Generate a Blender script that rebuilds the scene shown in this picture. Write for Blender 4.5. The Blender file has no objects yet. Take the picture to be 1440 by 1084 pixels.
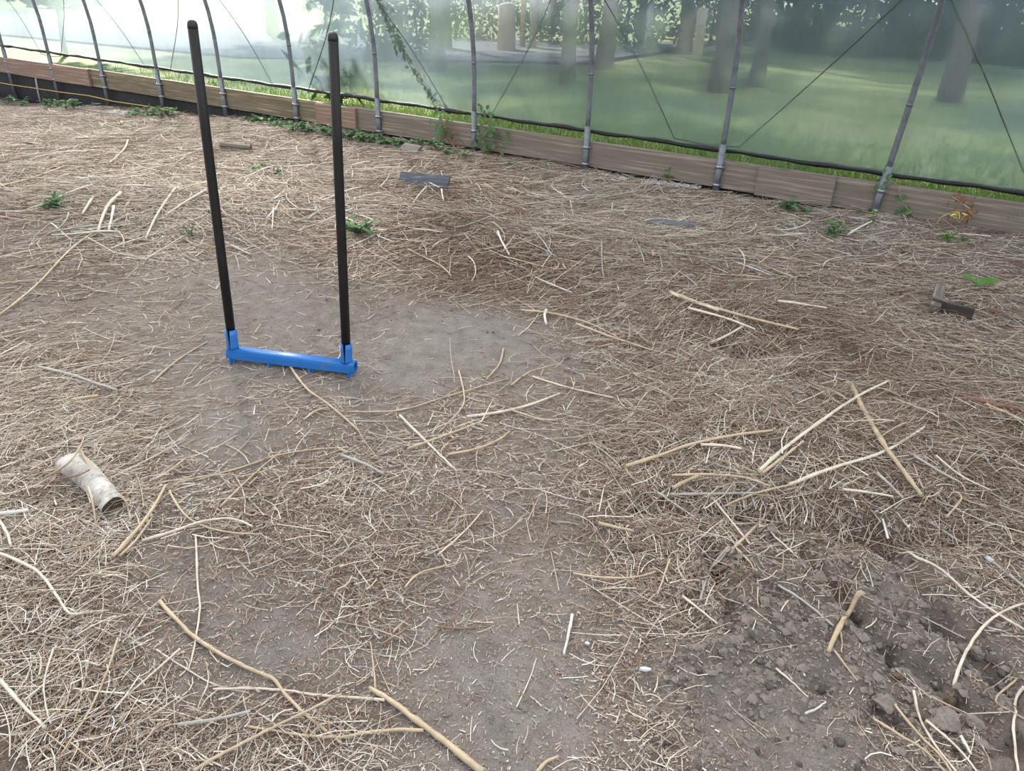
import bpy, bmesh, math, random
import numpy as np
from mathutils import Vector, Matrix

# ------------------------------------------------------------------ camera, sky, sun, exposure
SC = bpy.context.scene
COL = SC.collection
W_, H_ = 1440, 1084
FPX, PITCH, ROLL, CAMH = 1063.41, 0.5001, 0.0268, 1.55
cam_d = bpy.data.cameras.new('camera')
cam_d.sensor_width = 36.0
cam_d.lens = FPX / W_ * 36.0
cam_d.clip_start = 0.05
cam_d.clip_end = 400
cam = bpy.data.objects.new('camera', cam_d)
COL.objects.link(cam)
CAM_M = Matrix.Rotation(math.pi / 2 - PITCH, 4, 'X') @ Matrix.Rotation(ROLL, 4, 'Z')
cam.matrix_world = Matrix.Translation((0, 0, CAMH)) @ CAM_M
SC.camera = cam

world = bpy.data.worlds.new('sky')
SC.world = world
world.use_nodes = True
wn = world.node_tree
wn.nodes['Background'].inputs[1].default_value = 1.0
tc = wn.nodes.new('ShaderNodeTexCoord')
sep = wn.nodes.new('ShaderNodeSeparateXYZ')
rmp = wn.nodes.new('ShaderNodeValToRGB')
wn.links.new(tc.outputs['Generated'], sep.inputs[0])
wn.links.new(sep.outputs['Z'], rmp.inputs[0])
wn.links.new(rmp.outputs[0], wn.nodes['Background'].inputs[0])
rmp.color_ramp.elements[0].position = 0.0
rmp.color_ramp.elements[0].color = (0.95, 0.97, 1.0, 1)
rmp.color_ramp.elements[1].position = 0.8
rmp.color_ramp.elements[1].color = (0.74, 0.84, 1.0, 1)

# the tunnel's long side: rib k stands at P0 + k * STEP
P0 = np.array([2.6882, 5.6509])
STEP = np.array([-1.0344, 0.6499])
SL = float(np.hypot(*STEP))
DD = STEP / SL
NN = np.array([-DD[1], DD[0]])          # inwards, towards the camera
if NN[1] > 0: NN = -NN

sun_d = bpy.data.lights.new('sun', 'SUN')
sun_d.energy = 8.0
sun_d.angle = math.radians(3.0)
sun_d.color = (1.0, 0.94, 0.84)
sun = bpy.data.objects.new('sun', sun_d)
COL.objects.link(sun)
SUN_AZ = DD * 0.80 - NN * 0.60
SUN_EL = math.radians(31)
sv = Vector((SUN_AZ[0] * math.cos(SUN_EL), SUN_AZ[1] * math.cos(SUN_EL), math.sin(SUN_EL)))
sun.rotation_euler = sv.to_track_quat('Z', 'Y').to_euler()
sun.location = (-10, 10, 20)

SC.view_settings.view_transform = 'Standard'
SC.view_settings.look = 'None'
SC.view_settings.gamma = 1.0
SC.view_settings.use_curve_mapping = False
SC.view_settings.exposure = 0.76
SC.cycles.max_bounces = 10
SC.cycles.transparent_max_bounces = 12
SC.cycles.transmission_bounces = 8
SC.cycles.sample_clamp_indirect = 6.0

# ------------------------------------------------------------------ litter, brown-needle and dark-soil maps of the floor (world metres); dark soil is moist digging plus painted shade
NEAR=(-2.7,0.6,46,34,0.12,{
 'D':'9999999999999998876673224321444444444444444444999999999999999887666322432134444444444444444499999999999999988776622244212544444444444444449999999999999988867652224521144444444444444444888888888888888765664221452213544444444444444477777777777778753344321244111232333333333333337777777777777753323432224421222223333333333333888777777777764333564333455322222444444444444488888888888874334566533346653332346666655555558888888888886445566654334676434334677777777777888888888887655666556544567754444678888888777788888888888875456765544457887666668888888888888888888888876445666444445899998888888888888888888888888876433455544443578999999988888888888888888888877532234554544346899999998888888888889999999887642234444454434578999999988888888888999999987653234443344544445789999998888888888888888887654233443333444444467899999988877777777777877654332333332234334456789999998887777777777776654333233332122333345789999988888877777756665554333223333211122234578999998887888888884455444333322222321112223457899999888778888888334443333322222222111123456788999988887787777733333333332211122111112345677888888988777777773333333333221112221111234567778888899887776666444433333222122232233344567777888888988777665544444333322222233334445667777788888888877776554444433332222233444556677778888888888877776655444443332222333445567778888888888887777776665545554444322334455567889999888888888777766666555566555433334455667788999998888888877666666655666666543334556666788899999888888887766666665567777764444556667778899999998888888776666666557888876544566777778889999999998888877666556665',
 'B':'3333333333333333333444444444444444444444444444333333333333333333344444444444444444444444444433333333333333333344444444444444444444444444443333333333333333334444444444444444444444444444333333333333333333444444444444444444444444444433333333333333334444444444444444444444444444443333333333333344444444444444444444444444444444333333333333334444444455544444444444444444444433333333333333444444445554444444444444444444443333333333333344444444555444444445555555555555333333333333334444444555555444444566666666555533333333333344455544455555544444556666666666663333333333334455554445555554444556777777777777333333333334444444444555555544456677777777777733333333333444444444455566665555777777777777773333333334444444444445556666555577777777777777333333334444444444444555566655556777776666666633333334444444444444455556665556678887655666664444444444444444444444555566555567788775555555444444444444444444444444555555556787776655555555555544444444444444444455555555678776655555555555555444444444444444445555555566887655555555666665544444444444444445555556666778765555555566666554444444444444444555556666677876544555556666554444444444444444555555667777887654445555666655444444444455555556555566777788865444455566655444444444445566666665555667677776554445556665544444444445567777776655566666666655544555665544444444445567888887665555666665565555555555444444444444556789998876555566655555555555555443333444444455678999877655555665544445555555433333344444455667888887655444555554444455555533333334445555566788887765444445555444445555553222223445555556677887765444334445544444455555',
 'M':'0000000000000000000000001433467777777777777777000000000000000000000000143346777777777777777700000000000000000000000004334567777777777777770000000000000000000000000443346777777777777777000000000000000000000000044334567777777777777700000000000000100000000003555677666666666666660000000000000111100000001466656775555555555566000000000000111211000000026777777544444555555500000000000122222110000013687777643333333333440000000000012222221000002468877754100000001111000000000011222222100000146788876430000000000000000000001111222111100114667887753100000000000000000000100112111110012566666665310000000000000000000000001100000001234444444421000000000000000000000000000000000011222222221100000000000000000000000000000000001111111110000000000000000000000000000000000000001111211100000000000000000000000000000000000000011121110000000000000000000000000000000000000122212221100000000000000000000000000000000000013332333210000000000000000000000000000000000002554234442100000000000000000001111111110000000144433454310000000000000000001111122221000000012332244532100000111100000000122222332110000011122224544210000011110000000012222333321000001101122354431000001222000000011122233332111100010011234443210000123300000000111123443221111001000112333221000002330000000011112444322222100000011122221100001123000000001111344433333210000000011221110000112200000000111234443333331000000000011110000001220000000011124444433222100000000000000000000122000000001112444443222210000000000000000000011200000000001355544321111000000000000000000000120000000000135555432111000000000000000000000001',
})
FAR=(-10,0.3,57,44,0.3,{
 'D':'999999999999999999999999999999977132444444444444444444444999999999999999999999999999999977132444444444444444444444777777778888888888889999999999865151544444444444444444444888888888888777777777777777778422241233333333333333344444888888888888888888888888888886465254436666655555554444444888888888888888888888888888886565377558888888888877777777888999999999999998888888888873455369998888888888888888888667777777788888888888999999853434448998888888888888888888334444445555566666677777777633323347999877777777777777778443333333333333334444444554332211247998788888888888777777444444444444444433333333333321211257889876677777777888888444444444444444444444444443322334567888876555555566666666444444444444444444444444444323457888887776555555555555555555555444444444444444444566435678998887666555555555555555766666666555555555444445787456778999987656555555555555555887777777776666666665567887568889999987655654444444555555888888888888777777777678887678888999987654554444444444444888888888888888888888888887787778888887665565444444444444888888888888888888888888888887777888877666555554444444444888888888888888888888888888877777888776666555555555555555888888888888888888888898888877777787776666655555555555555888888888888888888888998888776677777666666655555555555555888888888888888888889998888766666777666566655555555555555888888888888888888889988887766666666665555555555555555555777778888888888888899988887766666666555555555555555555555777777777778888888899888887666666666555555555555555555555777777777777777778898888887666666666655555555555555555555777777777777777778888888877766666666666555555555555555555777777777777777778888888877777776666666666666655555555555777777777777777788888888877777777777666666666666666666555777777777777777788888888877777777777666666666666666666666777777777777777788888888777777777777766666666666666666666777777777777777888888888777777777777777777666666666666666777777777777777888888888777777777777777777777777666666666777777777777778888888888777777777777777777777777777777666777777777777778888888887777777777777777777777777777777777777777777777788888888887777777777777777777777777777777777777777777777888888888887777777777777777777777777777777777777777777777888888888877777777777777777777777777777777777777777777778888888888877777777777777777777777777777777777777777777778888888888877777777777777777777777777777777777777777777788888888888877777777777777777777777777777777777777777777788888888888777777777777777777777777777777777777777777777888888888888777777777777777777777777777777777777',
 'B':'333333333333333333333333333333334444444444444444444444444333333333333333333333333333333334444444444444444444444444333333333333333333333333333333334444444444444444444444444333333333333333333333333333333444444444444444444444444444333333333333333333333333333333444544445444444444444444444333333333333333333333333333334544554456666666666655555555333333333333333333333333333334444565467777777777777777766444444444444444433333333333344444566577766777777777777777666665555555555544444444444444444556568755555555556666666666666666666666666665555555444444455568555555555555555555666666666666666666666666665444444555678545555555555555555555555555666666666666666664444456655677644555555555555555444444455555555555555566654444578865665555555555555555555444444444444444444555555433444578754554455555555555555555333334444444444444444444322455678643344445555555555555555333333333333333444444443223455677532234444455555555555555333333333333333333333333334455566532234444455555555555555333333333333333333333333334444566533334444445555555555555444443333333333333333333344444565433344555555555555555555444444444444443333333333344444565433345555555555555555555444444444444444444444443444444565443445555555555555555555444444444444444444444444444444555544445555555555555555555444444444444444444444444444444555544445555555555555555555444444444444444444444444444444555555455555444444555555555444444444444444444444444444444555555555555444444444444444444444444444444444444444444444555555555555444444444444444444444444444444444444444444444555555555555444444444444444444444444444444444444444444444455555555555444444444444444444444444444444444444444444444445555555555444444444444444444444444444444444444444444444444444445555444444444444444444444444444444444444444444444444444444444444444444444444444444444444444444444444444444444444444444444444444444444444444444444444444444444444444444444444444444444444444444444444444444444444444444444444444444444444444444444444444444444444444444444444444444444444444444444444444444444444444444444444444444444444444444444444444444444444444444444444444444444444444444444444444444444444444444444444444444444444444444444444444444444444444444444444444444444444444444444444444444444444444444444444444444444444444444444444444444444444444444444444444444444444444444444444444444444444444444444444444444444444444444444444444444444444444444444444444444444444444444444444444444444444444444444444444444444444444444444444444444444444444444444444444444444444444444444444444444444444444444444444444444444444444444444',
 'M':'000000000000000000000000000000000043777777777777777777777000000000000000000000000000000000043777777777777777777777000000000000000000000000000000000043577777777777777777777000000000000000000000000000001100046665666666666666677777000000000000000000000000000002210048752223333444444444555000000000000000000000000000011210047861000000000000000000000000000000000000000000000000000023441000000000000000000000000000000000000000000000000000001110000000000000000000000000000000000000000000000000000013220000000000000000000000000000000000000000000000011100014351000000000000000000000000000000000000000000000122310012252002211111111000000000000000000000000000000000113321010143101333333322222222000000000000000000000000000013433100011101223333333333333000000000000000000000000000014432000000000222222222222222000000000000000000000000000015521000000000111112222222222000000000000000000000000000024520000000000011111111111111000000000000000000000000000023310000000000000000000000111000000000000000000000000000022200000000000000000000000000000000000000000000000000000000100000000000000000000000000000000000000000000000000000000000000000000000000000000000000000000000000000000000000000000000000000000000000000000000000000000000000000000000000000000000000000000000000000000000000000000000000000000000000000000000000000000000000000000000000000000000000000000000000000000000000000000000000000000000000000000000000000000000000000000000000000000000000000000000000000000000000000000000000000000000000000000000000000000000000000000000000000000000000000000000000000000000000000000000000000000000000000000000000000000000000000000000000000000000000000000000000000000000000000000000000000000000000000000000000000000000000000000000000000000000000000000000000000000000000000000000000000000000000000000000000000000000000000000000000000000000000000000000000000000000000000000000000000000000000000000000000000000000000000000000000000000000000000000000000000000000000000000000000000000000000000000000000000000000000000000000000000000000000000000000000000000000000000000000000000000000000000000000000000000000000000000000000000000000000000000000000000000000000000000000000000000000000000000000000000000000000000000000000000000000000000000000000000000000000000000000000000000000000000000000000000000000000000000000000000000000000000000000000000000000000000000000000000000000000000000000000000000000000000000000000000000000000000000000000000000000000000000000000000000000000000000000000000000000000000000000000000000000000000000000000000000000',
})


def grid(t):
    x0, y0, nx, ny, c, g = t
    return {k: np.array([int(ch) for ch in s], float).reshape(ny, nx) for k, s in g.items()}
G_NEAR, G_FAR = grid(NEAR), grid(FAR)

def look(t, G, key, x, y):
    x0, y0, nx, ny, c, _ = t
    a = G[key]
    u = np.clip((x - x0) / c - .5, 0, nx - 1.001); v = np.clip((y - y0) / c - .5, 0, ny - 1.001)
    i = u.astype(int); j = v.astype(int); fu = u - i; fv = v - j
    return (a[j, i]*(1-fu) + a[j, i+1]*fu)*(1-fv) + (a[j+1, i]*(1-fu) + a[j+1, i+1]*fu)*fv

def fmap(key, x, y):
    x = np.asarray(x, float); y = np.asarray(y, float)
    x0, y0, nx, ny, c, _ = NEAR
    e = np.minimum(np.minimum(x - x0, x0 + nx*c - x), y0 + ny*c - y)
    w = np.clip(e / .3, 0, 1)
    return (look(NEAR, G_NEAR, key, x, y)*w + look(FAR, G_FAR, key, x, y)*(1-w)) / 9.0

def h2(i, j, seed):
    n = (i.astype(np.int64)*374761393 + j.astype(np.int64)*668265263 + seed*1442695041) & 0x7fffffff
    n = ((n ^ (n >> 13)) * 1274126177) & 0x7fffffff
    n = ((n ^ (n >> 16)) * 2246822519) & 0x7fffffff
    return (n & 0xffff) / 65535.0

def vnoise(x, y, s, seed=1):
    x = np.asarray(x, float)/s; y = np.asarray(y, float)/s
    i = np.floor(x); j = np.floor(y); fx = x-i; fy = y-j
    fx = fx*fx*(3-2*fx); fy = fy*fy*(3-2*fy)
    i = i.astype(np.int64); j = j.astype(np.int64)
    return ((h2(i, j, seed)*(1-fx) + h2(i+1, j, seed)*fx)*(1-fy) + (h2(i, j+1, seed)*(1-fx) + h2(i+1, j+1, seed)*fx)*fy)*2 - 1

def worley(x, y, s, seed=5):
    x = np.asarray(x, float)/s; y = np.asarray(y, float)/s
    i = np.floor(x).astype(np.int64); j = np.floor(y).astype(np.int64)
    d = np.full(x.shape, 9.0)
    for a in (-1, 0, 1):
        for b in (-1, 0, 1):
            px = i+a + h2(i+a, j+b, seed); py = j+b + h2(i+a, j+b, seed+7)
            d = np.minimum(d, (px-x)**2 + (py-y)**2)
    return np.sqrt(d)

def wall_uw(x, y):
    dx = np.asarray(x, float) - P0[0]; dy = np.asarray(y, float) - P0[1]
    return (dx*DD[0] + dy*DD[1])/SL, dx*NN[0] + dy*NN[1]

def ray(px, py):
    v = CAM_M.to_3x3() @ Vector(((px - W_/2)/FPX, -(py - H_/2)/FPX, -1.0))
    return v

def flat(px, py):
    v = ray(px, py); t = -CAMH / v.z
    return v.x*t, v.y*t

# (pixel seen in the photograph -> metres) mounds and dips of the floor: centre, half length, half width, turn, height
BUMPS = []
def bump(px, py, a, b, ang, h):
    x, y = flat(px, py); BUMPS.append((x, y, a, b, math.radians(ang), h))
bump(1080, 610, .62, .36, -5, .075)
bump(1230, 640, .40, .30, -20, .04)
bump(640, 325, 1.0, .42, -22, .10)
bump(900, 360, .9, .5, -10, .05)
bump(1040, 440, .6, .28, -20, .06)
bump(230, 300, 1.0, .5, 0, .07)
bump(60, 300, .9, .7, 0, .05)
bump(560, 270, 1.0, .4, 0, .05)
bump(1055, 494, .13, .09, 0, -.09)
bump(905, 488, .10, .06, 0, -.05)
bump(1400, 462, .16, .07, 0, -.06)
bump(490, 372, .30, .12, -10, -.03)
bump(1380, 420, .30, .22, 0, .05)
bump(1060, 745, .28, .07, -18, -.035)
bump(1210, 760, .18, .06, -20, -.03)
bump(1150, 960, .05, .035, 20, -.035)
bump(1100, 905, .05, .035, 0, -.025)
bump(1245, 1015, .07, .05, -30, -.035)
bump(1310, 880, .06, .04, -40, -.03)
bump(720, 700, .5, .3, 0, .015)
bump(40, 900, .3, .4, 0, .03)
bump(420, 514, .34, .07, -4, .026)
bump(490, 528, .09, .05, 0, .016)
CRACKS = []
def crack(pts, w, dep):
    q = [flat(*p) for p in pts]
    for a, b in zip(q[:-1], q[1:]): CRACKS.append((a, b, w, dep))
crack([(985, 740), (1010, 800), (1030, 870)], .028, .030)
crack([(1130, 770), (1200, 860), (1250, 910)], .022, .028)
crack([(1230, 740), (1330, 880), (1400, 960), (1440, 1000)], .035, .030)
crack([(880, 715), (1050, 715), (1210, 745), (1330, 765)], .045, .032)
crack([(1260, 930), (1350, 985), (1420, 1050)], .035, .030)
crack([(1245, 905), (1330, 960)], .02, .02)

def height(x, y, fine=True):
    x = np.asarray(x, float); y = np.asarray(y, float)
    u, w = wall_uw(x, y)
    z = -0.06*np.clip(u - 4.6, 0, 6)/(1 + (np.clip(w, 0, 20)/5.0)**2)
    z = z + .022*vnoise(x, y, 1.3, 3) + .012*vnoise(x, y, .45, 4)
    for cx, cy, a, b, t, h in BUMPS:
        dx = (x-cx)*math.cos(t) + (y-cy)*math.sin(t); dy = -(x-cx)*math.sin(t) + (y-cy)*math.cos(t)
        z = z + h*np.exp(-(dx/a)**2 - (dy/b)**2)
    m = fmap('M', x, y)
    wob = .03*vnoise(x, y, .09, 21)
    for (ax, ay), (bx, by), wd, dep in CRACKS:
        ex, ey = bx-ax, by-ay; L2 = ex*ex+ey*ey
        t = np.clip(((x-ax)*ex + (y-ay)*ey)/L2, 0, 1)
        d = np.hypot(x - ax - t*ex, y - ay - t*ey) + wob*.6
        z = z - 1.5*dep*np.exp(-(d/wd)**2)
    if fine:
        z = z + .0045*vnoise(x, y, .07, 6) + .0025*vnoise(x, y, .03, 7)
        n1 = .5 - worley(x + .02*vnoise(x, y, .05, 30), y, .075, 5)
        n2 = .5 - worley(x, y, .035, 9)
        z = z + m*(.040*n1 + .020*n2 + .022*vnoise(x, y, .15, 12)) + .003*n2
        z = z + .02*fmap('D', x, y)**2*vnoise(x, y, .16, 14)
    fade = np.clip((w - .02)/.25, 0, 1)
    zw = -0.06*np.clip(u - 4.6, 0, 6) + .015
    rise = .045*np.clip((.35 - u)/.5, 0, 1)*np.exp(-(np.clip(w, 0, 9)/.5)**2)
    return rise + z*fade + zw*(1-fade) - .02*(1-fade)

def hz(x, y):
    return float(height(np.array([x]), np.array([y]))[0])

def at(px, py, dz=0.0):
    """the point of the floor that the photograph shows at this pixel"""
    v = ray(px, py)
    z = 0.0
    for _ in range(14):
        t = (z + dz - CAMH)/v.z
        z = .5*z + .5*hz(v.x*t, v.y*t)
    t = (z + dz - CAMH)/v.z
    return Vector((v.x*t, v.y*t, z + dz))

def at_wall(px, py, off=0.0):
    """(u, z) on the upright plane of the tunnel's side"""
    v = ray(px, py)
    n = Vector((NN[0], NN[1], 0)); q = Vector((P0[0] + NN[0]*off, P0[1] + NN[1]*off, 0))
    t = (q - Vector((0, 0, CAMH))).dot(n)/v.dot(n)
    p = Vector((0, 0, CAMH)) + v*t
    return float(wall_uw(p.x, p.y)[0]), p.z

def WP(u, off, z):
    """rib coordinate along the side, distance inwards, height"""
    return Vector((P0[0] + u*STEP[0] + NN[0]*off, P0[1] + u*STEP[1] + NN[1]*off, z))

# ------------------------------------------------------------------ materials
def mat(name):
    m = bpy.data.materials.new(name); m.use_nodes = True
    return m, m.node_tree, m.node_tree.nodes['Principled BSDF']
def nd(t, k, **kw):
    n = t.nodes.new(k)
    for a, b in kw.items():
        if a == 'inp':
            for i, v in b.items(): n.inputs[i].default_value = v
        else: setattr(n, a, b)
    return n
def ramp(t, src, stops):
    r = nd(t, 'ShaderNodeValToRGB')
    e = r.color_ramp.elements
    while len(e) < len(stops): e.new(.5)
    for el, (p, c) in zip(e, stops): el.position = p; el.color = (*c, 1)
    t.links.new(src, r.inputs[0])
    return r
def lin(r, g, b):
    f = lambda c: (c/255/12.92) if c/255 <= .04045 else ((c/255+.055)/1.055)**2.4
    return (f(r), f(g), f(b))
def noise(t, scale, detail=4, rough=.6, vec=None, kind='Object', mapscale=None):
    n = nd(t, 'ShaderNodeTexNoise', inp={'Scale': scale, 'Detail': detail, 'Roughness': rough})
    c = nd(t, 'ShaderNodeTexCoord')
    src = c.outputs[kind]
    if mapscale:
        mp = nd(t, 'ShaderNodeMapping'); mp.inputs['Scale'].default_value = mapscale
        t.links.new(src, mp.inputs[0]); src = mp.outputs[0]
    t.links.new(src, n.inputs['Vector'])
    return n.outputs['Fac']
def mixc(t, fac, a, b, blend='MIX'):
    n = nd(t, 'ShaderNodeMix', data_type='RGBA', blend_type=blend)
    for s, i in ((fac, 0), (a, 6), (b, 7)):
        if hasattr(s, 'links'): t.links.new(s, n.inputs[i])
        elif i == 0: n.inputs[0].default_value = s
        else: n.inputs[i].default_value = (*s, 1)
    return n.outputs[2]
def mth(t, op, a, b=0.0, clamp=False):
    n = nd(t, 'ShaderNodeMath', operation=op, use_clamp=clamp)
    for s, i in ((a, 0), (b, 1)):
        if hasattr(s, 'links'): t.links.new(s, n.inputs[i])
        else: n.inputs[i].default_value = s
    return n.outputs[0]
def bumpn(t, bsdf, h, strength, dist):
    b = nd(t, 'ShaderNodeBump', inp={'Strength': strength, 'Distance': dist})
    t.links.new(h, b.inputs['Height']); t.links.new(b.outputs[0], bsdf.inputs['Normal'])
def plain(name, c, rough=.6, metal=0.0, var=.15, scale=30, bump_=0.0, spec=.5):
    m, t, b = mat(name)
    n = noise(t, scale)
    r = ramp(t, n, [(.3, tuple(v*(1-var) for v in c)), (.7, tuple(min(1, v*(1+var)) for v in c))])
    t.links.new(r.outputs[0], b.inputs['Base Color'])
    b.inputs['Roughness'].default_value = rough; b.inputs['Metallic'].default_value = metal
    b.inputs['Specular IOR Level'].default_value = spec
    if bump_: bumpn(t, b, n, 1.0, bump_)
    return m

# soil
M_SOIL, t, b = mat('soil')
at1 = nd(t, 'ShaderNodeAttribute', attribute_name='moist').outputs['Fac']  # moist dug soil plus shade painted under the heap and in hollows
at2 = nd(t, 'ShaderNodeAttribute', attribute_name='litter').outputs['Fac']
big = noise(t, 2.2, 5); mid = noise(t, 14, 6, .65); fin = noise(t, 120, 4, .7); grit = noise(t, 420, 2, .8)
dry = ramp(t, mid, [(.28, lin(124, 116, 110)), (.72, lin(156, 149, 143))]).outputs[0]
wet_shade = ramp(t, mid, [(.3, lin(90, 80, 73)), (.7, lin(128, 118, 110))]).outputs[0]
f = mth(t, 'MULTIPLY_ADD', big, .5); t.nodes[-1].inputs[2].default_value = -.25
mo = mth(t, 'ADD', at1, f, True)
c = mixc(t, mo, dry, wet_shade)
lit = ramp(t, fin, [(.38, lin(74, 60, 50)), (.52, lin(106, 88, 75)), (.70, lin(150, 132, 114))]).outputs[0]  # litter colour, with the dark gaps under dense straw painted in
lf = mth(t, 'MULTIPLY', at2, .75, True)
c = mixc(t, lf, c, lit)
gs = ramp(t, grit, [(.34, (.45, .44, .43)), (.47, (.95, .95, .95)), (.58, (1.05, 1.05, 1.05)), (.72, (1.6, 1.56, 1.5))]).outputs[0]
c = mixc(t, .8, c, gs, 'MULTIPLY')
pit_shade = ramp(t, noise(t, 210, 5, .75), [(.33, (.42, .40, .38)), (.43, (1, 1, 1))]).outputs[0]  # shade of small pits painted into the colour as dark speckles
c = mixc(t, .8, c, pit_shade, 'MULTIPLY')
t.links.new(c, b.inputs['Base Color'])
b.inputs['Roughness'].default_value = 1.0; b.inputs['Specular IOR Level'].default_value = .1
bumpn(t, b, mth(t, 'ADD', fin, grit), .9, .004)

def strawmat(name, stops, rough=.65):
    m, t, b = mat(name)
    a = nd(t, 'ShaderNodeAttribute', attribute_name='tint').outputs['Fac']
    n = noise(t, 60, 3)
    v = mth(t, 'MULTIPLY_ADD', n, .25); t.nodes[-1].inputs[2].default_value = -.125
    r = ramp(t, mth(t, 'ADD', a, v, True), stops)
    t.links.new(r.outputs[0], b.inputs['Base Color'])
    b.inputs['Roughness'].default_value = rough; b.inputs['Specular IOR Level'].default_value = .3
    return m
STOPS = [(0, lin(92, 74, 62)), (.22, lin(144, 116, 98)), (.42, lin(166, 149, 136)), (.62, lin(192, 177, 160)), (.82, lin(220, 208, 192)), (1, lin(238, 230, 218))]
M_STRAW = strawmat('dry straw', STOPS)
def stalkmat(name, c):
    m, t, b = mat(name)
    n = noise(t, 25, 5, .7)
    r = ramp(t, n, [(.25, tuple(v*.62 for v in c)), (.5, c), (.75, tuple(min(1, v*1.22) for v in c))])
    t.links.new(r.outputs[0], b.inputs['Base Color'])
    b.inputs['Roughness'].default_value = .6
    bumpn(t, b, noise(t, 200, 2), .5, .001)
    return m
M_STK = {'tan': stalkmat('tan stalk', lin(188, 168, 140)), 'pale': stalkmat('pale stalk', lin(208, 196, 178)),
         'grey': stalkmat('grey stalk', lin(166, 161, 154)), 'yellow': stalkmat('yellow stalk', lin(180, 161, 132)),
         'brown': stalkmat('brown stalk', lin(140, 112, 92)), 'white': stalkmat('white stalk', lin(212, 207, 198))}

M_BLACK = plain('black handle', lin(24, 22, 22), .45, 0, .2, 18, 0, .35)
M_CAP = plain('black cap', lin(34, 32, 32), .55)
# blue enamel with dirt along it
M_BLUE, t, b = mat('blue enamel')
n = noise(t, 9, 6, .75)
r = ramp(t, n, [(.0, lin(34, 104, 180)), (.60, lin(40, 114, 190)), (.74, lin(92, 116, 140))])
t.links.new(r.outputs[0], b.inputs['Base Color']); b.inputs['Roughness'].default_value = .38
M_BLUEIN = plain('blue enamel inside', lin(18, 60, 120), .6)
# galvanized
M_GALV, t, b = mat('galvanized steel')
n = noise(t, 14, 5, .7)
r = ramp(t, n, [(.3, lin(96, 100, 108)), (.7, lin(132, 136, 144))])
t.links.new(r.outputs[0], b.inputs['Base Color']); b.inputs['Metallic'].default_value = .6
b.inputs['Roughness'].default_value = .48
M_BOLT = plain('bolt steel', lin(150, 154, 160), .35, .8)

def wood(name, c0, c1, stain=None):
    m, t, b = mat(name)
    g = noise(t, 5.5, 8, .65, mapscale=(.35, 14, 14))
    g2 = noise(t, 3, 4, .6, mapscale=(.8, 4, 4))
    c = ramp(t, g, [(.34, tuple(v*.85 for v in c0)), (.5, c0), (.7, c1)]).outputs[0]
    kn = nd(t, 'ShaderNodeTexVoronoi', inp={'Scale': 1.0}); co = nd(t, 'ShaderNodeTexCoord'); mp = nd(t, 'ShaderNodeMapping')
    mp.inputs['Scale'].default_value = (1.6, 7, 7); t.links.new(co.outputs['Object'], mp.inputs[0]); t.links.new(mp.outputs[0], kn.inputs[0])
    kf = ramp(t, kn.outputs['Distance'], [(.05, (1, 1, 1)), (.13, (0, 0, 0))]).outputs[0]
    c = mixc(t, mth(t, 'MULTIPLY', kf, .65), c, tuple(v*.35 for v in c0))
    if stain:
        s = ramp(t, g2, [(.5, (0, 0, 0)), (.68, (1, 1, 1))]).outputs[0]
        c = mixc(t, mth(t, 'MULTIPLY', s, .7), c, stain)
    t.links.new(c, b.inputs['Base Color']); b.inputs['Roughness'].default_value = .8
    bumpn(t, b, g, .5, .003)
    return m
M_WOOD = wood('weathered pine', lin(120, 110, 100), lin(162, 151, 138))
M_WOODG = wood('algae stained pine', lin(112, 100, 82), lin(170, 156, 130), lin(92, 92, 62))
M_WOODR = wood('reddish pine', lin(132, 108, 94), lin(176, 150, 132))
M_GREYW = wood('grey old wood', lin(96, 88, 82), lin(150, 140, 130))
M_SLAB = wood('blue grey slab', lin(78, 82, 90), lin(128, 132, 140))
M_FABRIC = plain('black ground fabric', lin(34, 34, 38), .8, 0, .25, 6, .004)
M_ROLL = plain('black rolled edge', lin(22, 22, 22), .6, 0, .4, 20, .006)
M_TWINE = plain('yellow twine', lin(196, 170, 92), .8)
M_ROPE = plain('grey lacing rope', lin(66, 66, 60), .8)
M_STONE = plain('grey stone', lin(140, 136, 132), .9, 0, .25, 20, .004)
M_GRAVEL = plain('pale gravel', lin(178, 176, 174), .9, 0, .3, 40)
M_CLOD = plain('soil clod', lin(128, 119, 112), 1.0, 0, .25, 55, .004, .1)
M_CLODD = plain('moist soil clod', lin(100, 86, 76), 1.0, 0, .3, 55, .004, .1)
M_BARK = plain('tree bark', lin(92, 84, 76), .95, 0, .35, 6, .03)
M_ORANGE = plain('orange leaf', lin(190, 98, 52), .7)
M_YLEAF = plain('yellow leaf', lin(212, 196, 92), .6)
M_WHITEP = plain('white plastic scrap', lin(206, 214, 222), .5)
M_PALE = plain('pale weathered wood', lin(214, 196, 176), .8)
M_RUST = plain('brown bark stick', lin(120, 88, 74), .8, 0, .35, 30, .003)
M_BROWNL = plain('brown dead leaf', lin(126, 92, 70), .8)
def leafmat(name, c, var=.3):
    m, t, b = mat(name)
    n = noise(t, 9, 3)
    r = ramp(t, n, [(.3, tuple(v*(1-var) for v in c)), (.7, tuple(min(1, v*(1+var)) for v in c))])
    t.links.new(r.outputs[0], b.inputs['Base Color']); b.inputs['Roughness'].default_value = .75; b.inputs['Specular IOR Level'].default_value = .15
    tr = nd(t, 'ShaderNodeBsdfTranslucent'); t.links.new(r.outputs[0], tr.inputs[0])
    mx = nd(t, 'ShaderNodeMixShader', inp={0: .3}); o = t.nodes['Material Output']
    t.links.new(b.outputs[0], mx.inputs[1]); t.links.new(tr.outputs[0], mx.inputs[2]); t.links.new(mx.outputs[0], o.inputs[0])
    return m
M_WEED = leafmat('blue green leaf', lin(98, 130, 88))
M_WEEDB = leafmat('bright green leaf', lin(98, 142, 66))
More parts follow.
